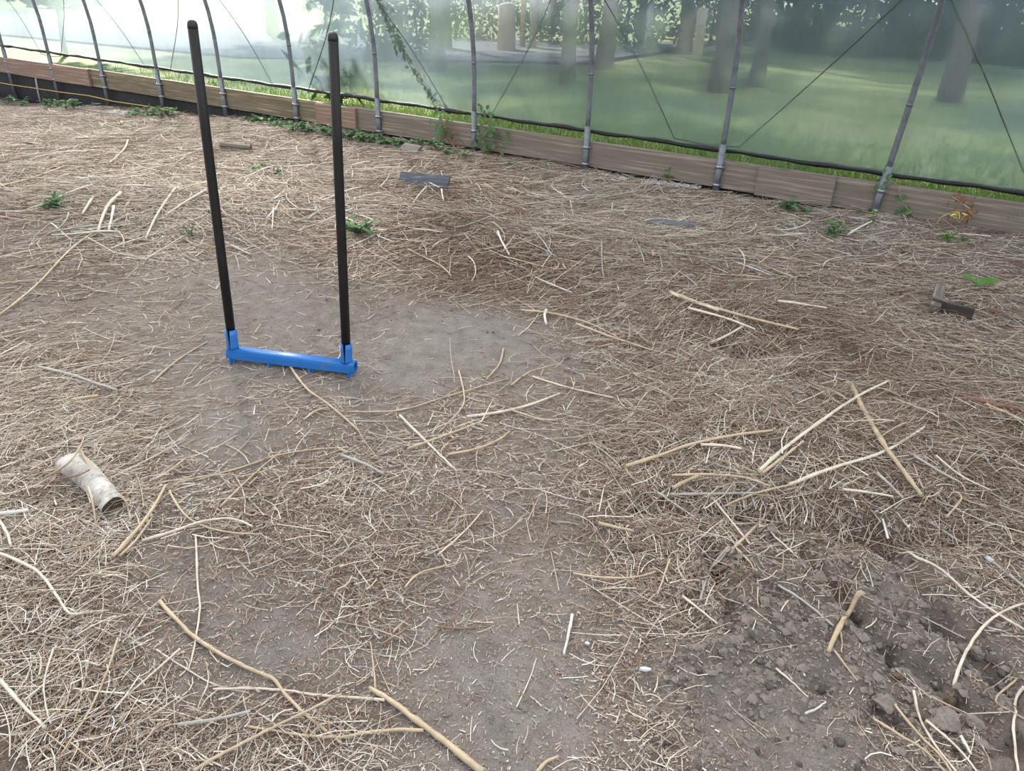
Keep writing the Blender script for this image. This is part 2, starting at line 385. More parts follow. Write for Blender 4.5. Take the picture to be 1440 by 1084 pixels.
M_WEEDL = leafmat('light green leaf', lin(146, 176, 110))
M_TREE = leafmat('tree leaf', lin(74, 104, 56))
M_GRASS = leafmat('lawn blade', lin(122, 142, 78), .4)
M_HEDGE = leafmat('shrub leaf', lin(62, 88, 54))

# birch log
M_LOG, t, b = mat('pale bark')
g = noise(t, 9, 6, .7, mapscale=(2.2, 1, 1)); g2 = noise(t, 45, 4, .7, mapscale=(1, 1, .25))
c = ramp(t, g, [(.3, lin(140, 132, 124)), (.5, lin(186, 180, 172)), (.7, lin(214, 212, 208))]).outputs[0]
c2 = ramp(t, g2, [(.38, (.5, .45, .4)), (.46, (1, 1, 1))]).outputs[0]
c = mixc(t, .7, c, c2, 'MULTIPLY')
t.links.new(c, b.inputs['Base Color']); b.inputs['Roughness'].default_value = .85
bumpn(t, b, mth(t, 'ADD', g, g2), .6, .004)
M_LOGEND = plain('dark log end', lin(92, 82, 72), .9, 0, .4, 50, .006)

# lawn
M_LAWN, t, b = mat('lawn')
n1 = noise(t, .35, 5, .6); n2 = noise(t, 6, 5, .7); n3 = noise(t, 40, 3, .8)
c = ramp(t, n1, [(.30, lin(82, 108, 78)), (.47, lin(112, 136, 92)), (.57, lin(160, 170, 108)), (.75, lin(166, 160, 140))]).outputs[0]
c = mixc(t, .6, c, ramp(t, n2, [(.3, (.55, .6, .5)), (.7, (1.3, 1.25, 1.2))]).outputs[0], 'MULTIPLY')
c = mixc(t, .6, c, ramp(t, n3, [(.3, (.6, .6, .6)), (.7, (1.3, 1.3, 1.3))]).outputs[0], 'MULTIPLY')
t.links.new(c, b.inputs['Base Color']); b.inputs['Roughness'].default_value = .9
M_ADDED_GROUND = plain('added grey ground', lin(84, 92, 108), .95, 0, .2, 3)

def filmmat(name, wr, wt, wc, rough, glow=(.58, .76, .92)):
    """polythene: hazy see-through (wr), milky glow (wt), clear (wc), plus a skin gloss"""
    m = bpy.data.materials.new(name); m.use_nodes = True; t = m.node_tree
    for n in list(t.nodes):
        if n.type != 'OUTPUT_MATERIAL': t.nodes.remove(n)
    o = t.nodes['Material Output']
    dirt = noise(t, 2.2, 6, .7, mapscale=(1, 1, .5))
    spk = noise(t, 30, 4, .8, mapscale=(1, 1, .35))
    tint = mixc(t, .55, ramp(t, dirt, [(.3, (.76, .82, .80)), (.7, (.94, .96, .96))]).outputs[0], ramp(t, spk, [(.3, (.86, .88, .84)), (.55, (1, 1, 1))]).outputs[0], 'MULTIPLY')
    rf = nd(t, 'ShaderNodeBsdfRefraction', inp={'IOR': 1.07, 'Roughness': rough}); t.links.new(tint, rf.inputs[0])
    tl = nd(t, 'ShaderNodeBsdfTranslucent', inp={0: (*glow, 1)})
    df = nd(t, 'ShaderNodeBsdfDiffuse', inp={0: (.80, .84, .84, 1)})
    tp = nd(t, 'ShaderNodeBsdfTransparent', inp={0: (.94, .96, .95, 1)})
    gl = nd(t, 'ShaderNodeBsdfGlossy', inp={'Roughness': .22})
    wv = noise(t, 3.0, 4, .6, mapscale=(1, 1, .3))
    bp = nd(t, 'ShaderNodeBump', inp={'Strength': .5, 'Distance': .02}); t.links.new(wv, bp.inputs['Height'])
    for s in (rf, gl): t.links.new(bp.outputs[0], s.inputs['Normal'])
    def mx(fac, a, b_):
        n = nd(t, 'ShaderNodeMixShader')
        if hasattr(fac, 'links'): t.links.new(fac, n.inputs[0])
        else: n.inputs[0].default_value = fac
        t.links.new(a, n.inputs[1]); t.links.new(b_, n.inputs[2]); return n.outputs[0]
    milky = mx(.22, tl.outputs[0], df.outputs[0])
    see = mx(wc/(wc+wr), rf.outputs[0], tp.outputs[0])
    dm = ramp(t, dirt, [(.3, (wt*.75,)*3), (.7, (min(1, wt*1.35),)*3)]).outputs[0]
    body = mx(dm, see, milky)
    lw = nd(t, 'ShaderNodeLayerWeight', inp={'Blend': .22})
    body = mx(mth(t, 'MULTIPLY', lw.outputs['Fresnel'], .22), body, gl.outputs[0])
    t.links.new(body, o.inputs[0])
    return m
M_FILM = filmmat('wall film', .54, .20, .46, .42)
M_ROOF = filmmat('roof film', .72, .60, .28, .5, (.90, .89, .88))

# ------------------------------------------------------------------ mesh helpers
def link(name, me, material, parent=None):
    o = bpy.data.objects.new(name, me); COL.objects.link(o)
    if material is not None and not me.materials: me.materials.append(material)
    if parent is not None: o.parent = parent
    return o
def mesh_np(name, V, F, attrs=None, smooth=False):
    """V (n,3), F (m,3 or 4) arrays"""
    me = bpy.data.meshes.new(name)
    V = np.ascontiguousarray(V, np.float32); F = np.ascontiguousarray(F, np.int32)
    k = F.shape[1]
    me.vertices.add(len(V)); me.vertices.foreach_set('co', V.ravel())
    me.loops.add(F.size); me.loops.foreach_set('vertex_index', F.ravel())
    me.polygons.add(len(F)); me.polygons.foreach_set('loop_start', np.arange(0, F.size, k, dtype=np.int32))
    me.polygons.foreach_set('loop_total', np.full(len(F), k, np.int32))
    if smooth: me.polygons.foreach_set('use_smooth', np.ones(len(F), bool))
    for n, a in (attrs or {}).items():
        at_ = me.attributes.new(n, 'FLOAT', 'POINT'); at_.data.foreach_set('value', np.ascontiguousarray(a, np.float32))
    me.update(calc_edges=True); me.validate()
    return me
def tag(o, label=None, cat=None, group=None, kind=None):
    if label: o['label'] = label
    if cat: o['category'] = cat
    if group: o['group'] = group
    if kind: o['kind'] = kind
    return o
def empty(name, loc, label=None, cat=None, group=None, kind=None):
    o = bpy.data.objects.new(name, None); COL.objects.link(o); o.location = loc; o.empty_display_size = .1
    return tag(o, label, cat, group, kind)

def tubes(P, R, sides=3, caps=False):
    """P (N,S,3) centre lines, R (N,S) radii -> vertices, quad faces"""
    P = np.asarray(P, float); N, S, _ = P.shape
    T = np.gradient(P, axis=1); T /= np.linalg.norm(T, axis=2, keepdims=True) + 1e-9
    up = np.where(np.abs(T[..., 2:3]) > .95, np.array([1., 0, 0]), np.array([0, 0, 1.]))
    A = np.cross(T, up); A /= np.linalg.norm(A, axis=2, keepdims=True) + 1e-9
    B = np.cross(A, T)
    ang = np.arange(sides)*2*math.pi/sides + .5
    V = P[:, :, None, :] + R[:, :, None, None]*(A[:, :, None, :]*np.cos(ang)[None, None, :, None] + B[:, :, None, :]*np.sin(ang)[None, None, :, None])
    V = V.reshape(-1, 3)
    n = np.arange(N)[:, None, None]*S*sides; s = np.arange(S-1)[None, :, None]*sides; k = np.arange(sides)[None, None, :]; k2 = (k+1) % sides
    F = np.stack([n+s+k, n+s+k2, n+s+sides+k2, n+s+sides+k], -1).reshape(-1, 4)
    if caps and sides == 4:
        e = np.arange(N)[:, None]*S*sides
        F = np.vstack([F, (e + np.array([[0, 1, 2, 3]])), (e + (S-1)*sides + np.array([[3, 2, 1, 0]]))])
    return V, F

def pipe_mesh(name, pts, rad, sides=16, origin=(0, 0, 0), dome=False, smooth=True, cap=True):
    """one tube along pts; rad one number or one per point"""
    bm = bmesh.new()
    P = [Vector(p) - Vector(origin) for p in pts]
    if not hasattr(rad, '__len__'): rad = [rad]*len(P)
    rings = []
    prev = None
    for i, p in enumerate(P):
        a = P[max(i-1, 0)]; b_ = P[min(i+1, len(P)-1)]
        T = (b_ - a).normalized()
        if prev is None:
            A = T.cross(Vector((0, 0, 1)) if abs(T.z) < .9 else Vector((1, 0, 0))).normalized()
        else:
            A = (prev - T*prev.dot(T)).normalized()
        prev = A
        B = T.cross(A)
        rings.append([bm.verts.new(p + rad[i]*(A*math.cos(t_) + B*math.sin(t_))) for t_ in [2*math.pi*k/sides for k in range(sides)]])
    for r0, r1 in zip(rings[:-1], rings[1:]):
        for k in range(sides):
            f = bm.faces.new((r0[k], r0[(k+1) % sides], r1[(k+1) % sides], r1[k])); f.smooth = smooth
    if cap:
        bm.faces.new(rings[0][::-1]); bm.faces.new(rings[-1])
    me = bpy.data.meshes.new(name); bm.to_mesh(me); bm.free()
    return me

def box_mesh(name, corners):
    """corners: 8 points, bottom four then top four"""
    me = bpy.data.meshes.new(name)
    me.from_pydata([tuple(c) for c in corners], [], [(0, 3, 2, 1), (4, 5, 6, 7), (0, 1, 5, 4), (1, 2, 6, 5), (2, 3, 7, 6), (3, 0, 4, 7)])
    me.update(); return me

def blob_mesh(name, r, seed, rough=.25, sub=2, sq=(1, 1, .8)):
    bm = bmesh.new(); bmesh.ops.create_icosphere(bm, subdivisions=sub, radius=1)
    rr = random.Random(seed)
    offs = [(Vector((rr.uniform(-1, 1), rr.uniform(-1, 1), rr.uniform(-1, 1))).normalized(), rr.uniform(.6, 1.0)) for _ in range(9)]
    for v in bm.verts:
        c = v.co.copy()
        f = 1.0
        for dvec, k in offs:                # flats: cut the sphere by planes
            q = c.dot(dvec)
            if q > k*.85: f = min(f, k*.85/q)
        f *= 1 + rough*.25*rr.uniform(-1, 1)
        v.co = Vector((c.x*sq[0], c.y*sq[1], c.z*sq[2]))*f*r
    me = bpy.data.meshes.new(name); bm.to_mesh(me); bm.free()
    return me
# ------------------------------------------------------------------ floor of the tunnel
def axis(knots):
    out = []
    for (a, b, st) in knots:
        n = max(1, int(round((b-a)/st))); out += list(np.linspace(a, b, n, endpoint=False))
    return np.array(out + [knots[-1][1]])
xs = axis([(-14, -6, .35), (-6, -2.6, .07), (-2.6, -1.2, .02), (-1.2, 1.6, .0095), (1.6, 2.8, .02), (2.8, 5, .07), (5, 8, .35)])
ys = axis([(-5, .7, .4), (.7, 2.2, .009), (2.2, 3.6, .015), (3.6, 6, .03), (6, 9.5, .06), (9.5, 16, .3)])
X, Y = np.meshgrid(xs, ys)
Z = height(X.ravel(), Y.ravel())
u_, w_ = wall_uw(X.ravel(), Y.ravel())
Z = np.where(w_ < -.03, -.75, Z)
V = np.c_[X.ravel(), Y.ravel(), Z]
nx, ny = len(xs), len(ys)
i, j = np.meshgrid(np.arange(nx-1), np.arange(ny-1))
a = (j*nx + i).ravel()
F = np.c_[a, a+1, a+1+nx, a+nx]
keep = (w_[F].max(axis=1) > -.6)
me = mesh_np('floor', V, F[keep], {'moist': fmap('M', X.ravel(), Y.ravel()), 'litter': fmap('D', X.ravel(), Y.ravel())**1.5}, True)
floor = tag(link('floor', me, M_SOIL), 'bare grey brown soil floor of the tunnel, dug over on the right', None, None, 'structure')

# lawn outside
lx = axis([(-18, -4, .5), (-4, 20, 1.0), (20, 60, 4)])   # along the wall (metres, leftwards negative u)
lw_ = axis([(.05, 3, .25), (3, 12, .6), (12, 70, 3)])
def lawn_z(u, w): return .06 - .012*np.clip(u, -4, 14) + .03*vnoise(u*1.2, w, 1.5, 40) - .012*np.clip(w-3, 0, 60)*0 - .05*np.clip(u-5, 0, 8)
la = np.concatenate([np.linspace(-60, -12, 13), np.linspace(-11, 14, 60), np.linspace(16, 110, 24)])
A_, B_ = np.meshgrid(la, lw_)
uu = A_.ravel()/SL
PX = P0[0] + A_.ravel()*DD[0] - B_.ravel()*NN[0]; PY = P0[1] + A_.ravel()*DD[1] - B_.ravel()*NN[1]
V = np.c_[PX, PY, lawn_z(uu, B_.ravel())]
n1 = len(la); i, j = np.meshgrid(np.arange(n1-1), np.arange(len(lw_)-1)); a = (j*n1+i).ravel()
lawn = tag(link('lawn', mesh_np('lawn', V, np.c_[a, a+n1, a+1+n1, a+1], None, True), M_LAWN), 'mown lawn outside the tunnel seen through the hazy film', None, None, 'structure')

# ------------------------------------------------------------------ the tunnel: film, rolled edge, boards, fabric
A_H, B_V, Z0 = 4.5, 3.2, .7
def prof(th):                                   # th from 0 (spring line) to pi (far spring line)
    return A_H*(1-math.cos(th)), Z0 + B_V*math.sin(th)
def roll_z(u): return .318 + .010*max(0, u)
U0, U1 = -6.0, 8.7
def film(name, stations, u0, u1, material, off, label):
    nu = int((u1-u0)*10)
    V = []
    for iu in range(nu+1):
        u = u0 + (u1-u0)*iu/nu
        sag = math.cos(math.pi*u)**2             # film touches the ribs and belly between them
        for kk, (g, z) in enumerate(stations):
            zz = z if z is not None else roll_z(u)
            bel = .018*(1-sag)*math.sin(min(1.0, max(0, (zz-.3)/1.4))*math.pi)
            V.append(WP(u, g - off - bel + .004*math.sin(u*7.3+zz*2.1), zz))
    n = len(stations)
    F = [(iu*n+k, iu*n+k+1, (iu+1)*n+k+1, (iu+1)*n+k) for iu in range(nu) for k in range(n-1)]
    me = mesh_np(name, np.array([tuple(v) for v in V]), np.array(F), None, True)
    return tag(link(name, me, material), label, None, None, 'structure')
side = [(0, None)] + [(0, z) for z in (.42, .52, .62, .7)] + [prof(th) for th in np.linspace(.04, .55, 14)]
film('wall_back', side, U0, 14.0, M_FILM, .036, 'hazy plastic film side wall of the tunnel')
arch = [prof(th) for th in np.linspace(.55, math.pi-.0, 30)] + [(2*A_H, .3), (2*A_H, 0)]
film('ceiling', arch, U0, U1, M_ROOF, .036, 'arched plastic film roof of the tunnel')

# rolled black bottom edge of the film
pts = []
for q in np.arange(U0, 14.01, .1):
    pts.append(WP(q, -.05, roll_z(q) - .012 + .004*math.sin(q*9.1) + .003*math.sin(q*23)))
rad = [.018 + .003*math.sin(k*1.7) + .002*math.sin(k*.63) for k in range(len(pts))]
tag(link('rolled_film_edge', pipe_mesh('rolled_film_edge', pts, rad, 8), M_ROLL), 'long black roll along the bottom edge of the film wall', 'film edge')

# baseboard of separate boards
base = empty('baseboard_back', WP(0, 0, 0), kind='structure')
base['label'] = 'line of weathered boards along the foot of the film wall'
def zt(u): return .2478 + .0013*u
def zb(u): return .0252 + .0013*u
def board(u0, u1, off, th, material, dz0=0, dz1=0, label=None):
    n = max(2, int(abs(u1-u0)*4))
    L = (u1-u0)*SL
    bm = bmesh.new()
    rr = random.Random(int(u0*100))
    rings = []
    for k in range(n+1):
        x = L*k/n
        w1 = .0015*rr.uniform(-1, 1); w2 = .003*rr.uniform(-1, 1)
        rings.append([bm.verts.new((x, -th/2, -.111 + dz0 + w2)), bm.verts.new((x, th/2, -.111 + dz0 + w2)),
                      bm.verts.new((x, th/2, .111 + dz1 + w1)), bm.verts.new((x, -th/2, .111 + dz1 + w1))])
    for r0, r1 in zip(rings[:-1], rings[1:]):
        for k in range(4): bm.faces.new((r0[k], r1[k], r1[(k+1) % 4], r0[(k+1) % 4]))
    bm.faces.new(rings[0]); bm.faces.new(rings[-1][::-1])
    bmesh.ops.recalc_face_normals(bm, faces=bm.faces)
    bmesh.ops.bevel(bm, geom=[e for e in bm.edges if len(e.link_faces) == 2 and e.calc_face_angle() > 1], offset=.003, segments=1, affect='EDGES')
    me = bpy.data.meshes.new('board'); bm.to_mesh(me); bm.free()
    o = link('board', me, material, base)
    c = WP(u0, off, (zt(u0)+zb(u0))/2)
    p1 = WP(u1, off, (zt(u1)+zb(u1))/2)
    ex = (p1-c).normalized(); ez = Vector((0, 0, 1)); ey = ez.cross(ex).normalized(); ez = ex.cross(ey)
    M = Matrix((ex, ey, ez)).transposed().to_4x4(); M.translation = c
    o.matrix_parent_inverse = base.matrix_world.inverted(); base_inv = Matrix.Translation(-Vector(base.location))
    o.matrix_parent_inverse = Matrix.Identity(4); o.matrix_basis = base_inv @ M
    if label: o['label'] = label
    return o
ux = lambda px, py: at_wall(px, py)[0]
uA, uB0, uB1 = ux(128, 105), ux(447, 150), ux(503, 160)
uE0, uE1, uF = ux(1067, 245), ux(1175, 262), ux(1368, 285)
board(uA, 13.9, .028, .038, M_WOODR, label='reddish brown board')
board(uB0-.25, uA+.1, -.012, .038, M_WOODG, label='algae stained board')
board(uB1, uB0, .026, .036, M_WOODR, .0, -.006, label='short pinkish board overlapping its neighbours')
board(3.004, uB1+.10, -.012, .038, M_WOOD)
board(uE0-.12, 3.0, -.012, .038, M_WOOD)
board(uE1, uE0, .024, .030, M_WOOD, -.004, .006, label='short board nailed over the joint')
board(uF, uE1+.12, -.012, .038, M_WOOD)
board(-5.9, uF-.003, -.012, .038, M_WOOD)

# black fabric skirt behind and below the boards
n = 120; V = []
for k in range(n+1):
    u = U0 + (14-U0)*k/n
    wv = .012*math.sin(u*5.1) + .008*math.sin(u*13.7)
    V += [tuple(WP(u, -.04, .12)), tuple(WP(u, -.036+wv*.3, -.05)), tuple(WP(u, -.02+wv, -.2)), tuple(WP(u, -.01+wv, -.5))]
F = [(k*4+q, k*4+q+1, (k+1)*4+q+1, (k+1)*4+q) for k in range(n) for q in range(3)]
sk = link('fabric_skirt', mesh_np('fabric_skirt', np.array(V), np.array(F), None, True), M_FABRIC)
sm = sk.modifiers.new('thick', 'SOLIDIFY'); sm.thickness = .003
tag(sk, 'black ground fabric hanging below the boards of the film wall', 'ground fabric')

# yellow twine along the fabric on the left, thin stake beside it
pp = [(-30, 108), (0, 115), (22, 119), (50, 123), (90, 129), (130, 134), (165, 142), (200, 147), (232, 152), (262, 159), (280, 164)]
pts = []
for q in pp:
    u, z = at_wall(q[0], q[1], .02); pts.append(WP(u, .07, z))
tag(link('twine', pipe_mesh('twine', pts, .006, 6), M_TWINE), 'yellow twine strung in front of the black fabric at left', 'twine')
u, z = at_wall(50, 110, .1); u2, z2 = at_wall(58, 149, .1)
tag(link('stake', pipe_mesh('stake', [WP(u, .1, z), WP((u+u2)/2, .105, (z+z2)/2), WP(u2, .1, z2-.05)], .011, 8), M_STK['grey']), 'thin grey stake standing before the black fabric at far left', 'stake')

# ------------------------------------------------------------------ ribs (hoops over the tunnel)
names = {0: 'first hoop rib from the right, thick and leaning', 1: 'second hoop rib from the right', 2: 'third hoop rib from the right',
         3: 'fourth hoop rib from the right, wrapped by a vine at its foot', 4: 'fifth hoop rib from the right, just right of the right black handle',
         5: 'hoop rib between the two black handles, nearer the right one', 6: 'hoop rib between the two black handles, nearer the left one',
         7: 'fourth hoop rib from the left, left of the left black handle', 8: 'third hoop rib from the left', 9: 'second hoop rib from the left',
         10: 'leftmost hoop rib, cut by the left edge of the picture'}
top_x = {0: (1314, 0), 1: (1048, 0), 2: (834, 0), 3: (662, 0), 4: (513, 0), 5: (395, 0), 6: (290, 0), 7: (199, 0), 8: (117, 0), 9: (44, 0)}
foot_z = {0: .0, 1: .0, 2: -.04, 3: -.02, 4: -.02, 5: -.04, 6: -.09, 7: -.15, 8: -.26, 9: -.28, 10: -.32}
lean = {0: -.055, 1: -.012}
for k in range(-4, 14):
    inview = k in names
    fz = foot_z.get(k, 0.0 if k < 0 else -.34)
    lab = 'grey galvanized ' + names[k] if inview else ('grey galvanized hoop rib of the tunnel right of the view' if k < 0 else 'grey galvanized hoop rib of the tunnel left of the view')
    root = empty('hoop_rib', WP(k, .03, fz), lab, 'hoop rib', 'hoop ribs of the tunnel')
    o0 = Vector(root.location); ln = lean.get(k, 0)
    def RP(g, z, k=k, ln=ln): return WP(k + ln*(max(0, z)/1.0), g + .03, z)
    path = [RP(0, z) for z in (.30, .45, .6, .7)] + [RP(*prof(th)) for th in np.linspace(.05, math.pi-.05, 46 if inview else 22)] + [RP(2*A_H-.06, .7), RP(2*A_H-.06, .1)]
    link('pipe', pipe_mesh('pipe', path, .0215, 14, o0), M_GALV, root)
    link('ground_post', pipe_mesh('ground_post', [RP(0, fz-.12), RP(0, .1), RP(0, .38)], .027, 14, o0), M_GALV, root)
    link('coupling', pipe_mesh('coupling', [RP(*prof(.030)), RP(*prof(.036))], .0235, 14, o0), M_GALV, root)
    for zc in (.055, .2):
        # saddle clamp with two ears screwed to the board
        cl = link('clamp', pipe_mesh('clamp', [RP(0, zc-.012), RP(0, zc+.012)], .032, 14, o0), M_BOLT, root)
        for s in (-1, 1):
            c = WP(k + ln*zc + s*.036/SL, .022, zc) - o0
            link('screw', pipe_mesh('screw', [c - Vector((*NN, 0))*.02, c + Vector((*NN, 0))*.012], .009, 6), M_BOLT, cl)

# lacing rope zigzag outside the film
anch = []
for k in range(-3, 12):
    anch += [(k, 'b' if k % 2 else 't')]
path = []
def outer(u, z):
    bel = .018*(1-math.cos(math.pi*u)**2)*math.sin(min(1.0, max(0, (z-.3)/1.4))*math.pi)
    g = 0 if z < .7 else A_H*(1-math.cos(math.asin(min(1, (z-Z0)/B_V))))
    return WP(u, g - .041 - bel, z)
seg_b = {1: ((1037, 210), (945, 200)), 3: ((688, 165), (625, 155)), 5: ((430, 128), (380, 122))}
bot = {}
for k in (-3, -1, 1, 3, 5, 7, 9, 11):
    if k in seg_b: ua = at_wall(*seg_b[k][0])[0]; ub = at_wall(*seg_b[k][1])[0]
    else: ua, ub = k - .14, k + .26
    bot[k] = (ua, ub)
topu = {0: (at_wall(1354, 0)[0]+.02, at_wall(1265, 0)[0]-.0), 2: (at_wall(855, 0)[0], at_wall(780, 0)[0]), 4: (at_wall(530, 0)[0], at_wall(473, 0)[0]), 6: (at_wall(310, 0)[0], at_wall(251, 0)[0]), 8: (at_wall(135, 0)[0], at_wall(88, 0)[0])}
zt0 = {k: at_wall(700, 0)[1] for k in topu}
ztop = 1.75
for k in range(-3, 12):
    if k % 2:
        ua, ub = bot[k]
        path += [outer(ua, .36), outer((ua+ub)/2, .345), outer(ub, .36)]
    else:
        ta, tb = topu.get(k, (k-.15, k+.15))
        # straight lines from the foot anchors pass the height of the picture's edge at ta / tb
        zz = {0: 1.42, 2: 1.37, 4: 1.3, 6: 1.2, 8: 1.12}.get(k, 1.3)
        ba = bot.get(k-1, (k-1, k-.8))[1]; bb = bot.get(k+1, (k+.8, k+1))[0]
        ea = ba + (ta-ba)*(ztop-.36)/(zz-.36); eb = bb + (tb-bb)*(ztop-.36)/(zz-.36)
        def seg(u0, z0, u1, z1, n=8): return [outer(u0 + (u1-u0)*q/n, z0 + (z1-z0)*q/n) for q in range(1, n)]
        path += seg(ba, .36, ea, ztop) + [outer(ea, ztop), outer(eb, ztop)] + seg(eb, ztop, bb, .36)
tag(link('lacing_rope', pipe_mesh('lacing_rope', path, .0042, 6), M_ROPE), 'thin dark rope zigzagging up and down outside the film wall', 'rope')
# ------------------------------------------------------------------ broadfork
def xax(o, ex, origin):
    ex = ex.normalized(); ez = Vector((0, 0, 1)); ey = ez.cross(ex).normalized(); ez = ex.cross(ey)
    M = Matrix((ex, ey, ez)).transposed().to_4x4(); M.translation = origin; o.matrix_world = M
    return M
def ray_at_y(px, py, y):
    v = ray(px, py); t = y/v.y; return Vector((v.x*t, y, CAMH + v.z*t))
def on_z(px, py, z):
    v = ray(px, py); t = (z-CAMH)/v.z; return Vector((v.x*t, v.y*t, z))
zbar = .062
bl = on_z(322, 494, zbar + hz(-1.25, 3.0) - .020); br = on_z(500, 516, zbar + hz(-.7, 2.95) - .032)
fork = empty('broadfork', (bl+br)/2, 'blue steel broadfork with two tall black handles, its tines pushed into bare soil', 'broadfork')
Mf = xax(fork, br-bl, (bl+br)/2); L = (br-bl).length
Mi = Mf.inverted()
# cross bar: hollow rounded bar, open at its ends
bm = bmesh.new()
sec = []
for k in range(24):
    a = 2*math.pi*k/24
    e = .45; cx, cz = math.cos(a), math.sin(a)
    sec.append((math.copysign(abs(cx)**e, cx)*.0235, math.copysign(abs(cz)**e, cz)*.0235))
def ringx(x, s): return [bm.verts.new((x, y*s, z*s)) for y, z in sec]
r = [ringx(-L/2+.03, .84), ringx(-L/2, .84), ringx(-L/2, 1), ringx(L/2, 1), ringx(L/2, .84), ringx(L/2-.08, .84)]
for r0, r1 in zip(r[:-1], r[1:]):
    for k in range(24): f = bm.faces.new((r0[k], r0[(k+1) % 24], r1[(k+1) % 24], r1[k])); f.smooth = abs(r0[0].co.x-r1[0].co.x) > .1
bm.faces.new(r[0]); bm.faces.new(r[-1][::-1])
bmesh.ops.recalc_face_normals(bm, faces=bm.faces)
me = bpy.data.meshes.new('crossbar'); bm.to_mesh(me); bm.free()
bar = link('crossbar', me, M_BLUE, fork)
# lip: the flat front flange that catches the light
def bx(name, x0, x1, y0, y1, z0, z1, m, par, bev=.002):
    bm = bmesh.new()
    bmesh.ops.create_cube(bm, size=1)
    for v in bm.verts: v.co = Vector(((x0+x1)/2 + v.co.x*(x1-x0), (y0+y1)/2 + v.co.y*(y1-y0), (z0+z1)/2 + v.co.z*(z1-z0)))
    if bev: bmesh.ops.bevel(bm, geom=list(bm.edges), offset=bev, segments=2, affect='EDGES')
    me = bpy.data.meshes.new(name); bm.to_mesh(me); bm.free()
    return link(name, me, m, par)
bx('flange', -L/2-.001, L/2-.012, -.029, -.0215, -.022, .010, M_BLUE, fork)
hb = [(329, 470), (488, 492)]; ht = [(270, 31), (468, 48)]; yt = [bl.y+.05, br.y+.04]
for s in (0, 1):
    hx = -L/2+.022 if s == 0 else L/2-.038
    foot_ = Mf @ Vector((hx, 0, .03))
    # the handle top lies on the ray through its top pixel; its lean back is small
    ytop = foot_.y + (.10 if s == 0 else .06)
    top_ = ray_at_y(*ht[s], ytop)
    a = Mi @ foot_; b_ = Mi @ top_; ax = (b_-a).normalized()
    LL = (b_-a).length
    # socket: round tube, slit down the front, V cut at its mouth
    bm = bmesh.new(); ns = 28; sl = .075
    e1 = (Vector((1, 0, 0)) - ax*ax.x).normalized(); e2 = ax.cross(e1)
    rin, rout = .0200, .0235
    rows = []
    for (zz, rr_) in ((-.012, rout), (.0, rout), (sl*.35, rout), (sl*.7, rout), (sl, rout), (sl, rin), (sl*.3, rin)):
        row = []
        for k in range(ns+1):
            gap = .05 + .22*max(0, (zz/sl))          # the slit widens to a V
            a0 = gap; th = -math.pi/2 + a0 + (2*math.pi-2*a0)*k/ns
            row.append(bm.verts.new(a + ax*zz + rr_*(e1*math.cos(th) + e2*math.sin(th))))
        rows.append(row)
    for r0, r1 in zip(rows[:-1], rows[1:]):
        for k in range(ns): f = bm.faces.new((r0[k], r0[k+1], r1[k+1], r1[k])); f.smooth = True
    me = bpy.data.meshes.new('socket'); bm.to_mesh(me); bm.free()
    so = link('socket', me, M_BLUE, fork)
    md = so.modifiers.new('thick', 'SOLIDIFY'); md.thickness = .002; md.offset = 0
    h = link('handle', pipe_mesh('handle', [a + ax*.002, a + ax*LL*.3, a + ax*LL*.7, a + ax*(LL-.018)], [.0192, .0192, .0188, .0185], 24), M_BLACK, fork)
    capp = [(LL-.022, .0187), (LL-.012, .0187), (LL-.004, .0176), (LL+.003, .0145), (LL+.007, .008), (LL+.008, .001)]
    link('end_cap', pipe_mesh('end_cap', [a + ax*z for z, _ in capp], [r_ for _, r_ in capp], 24), M_CAP, h)
for x in (-L/2+.018, -L/6+.004, L/6-.004, L/2-.022):
    tn = link('tine', pipe_mesh('tine', [Vector((x, -.004, -.015)), Vector((x, -.010, -.05)), Vector((x, -.002, -.13)), Vector((x, .02, -.26))], [.013, .012, .010, .004], 8), M_BLUE, fork)
    bx('gusset', x-.0045, x+.0045, -.034, -.012, -.047, -.012, M_BLUE, tn)
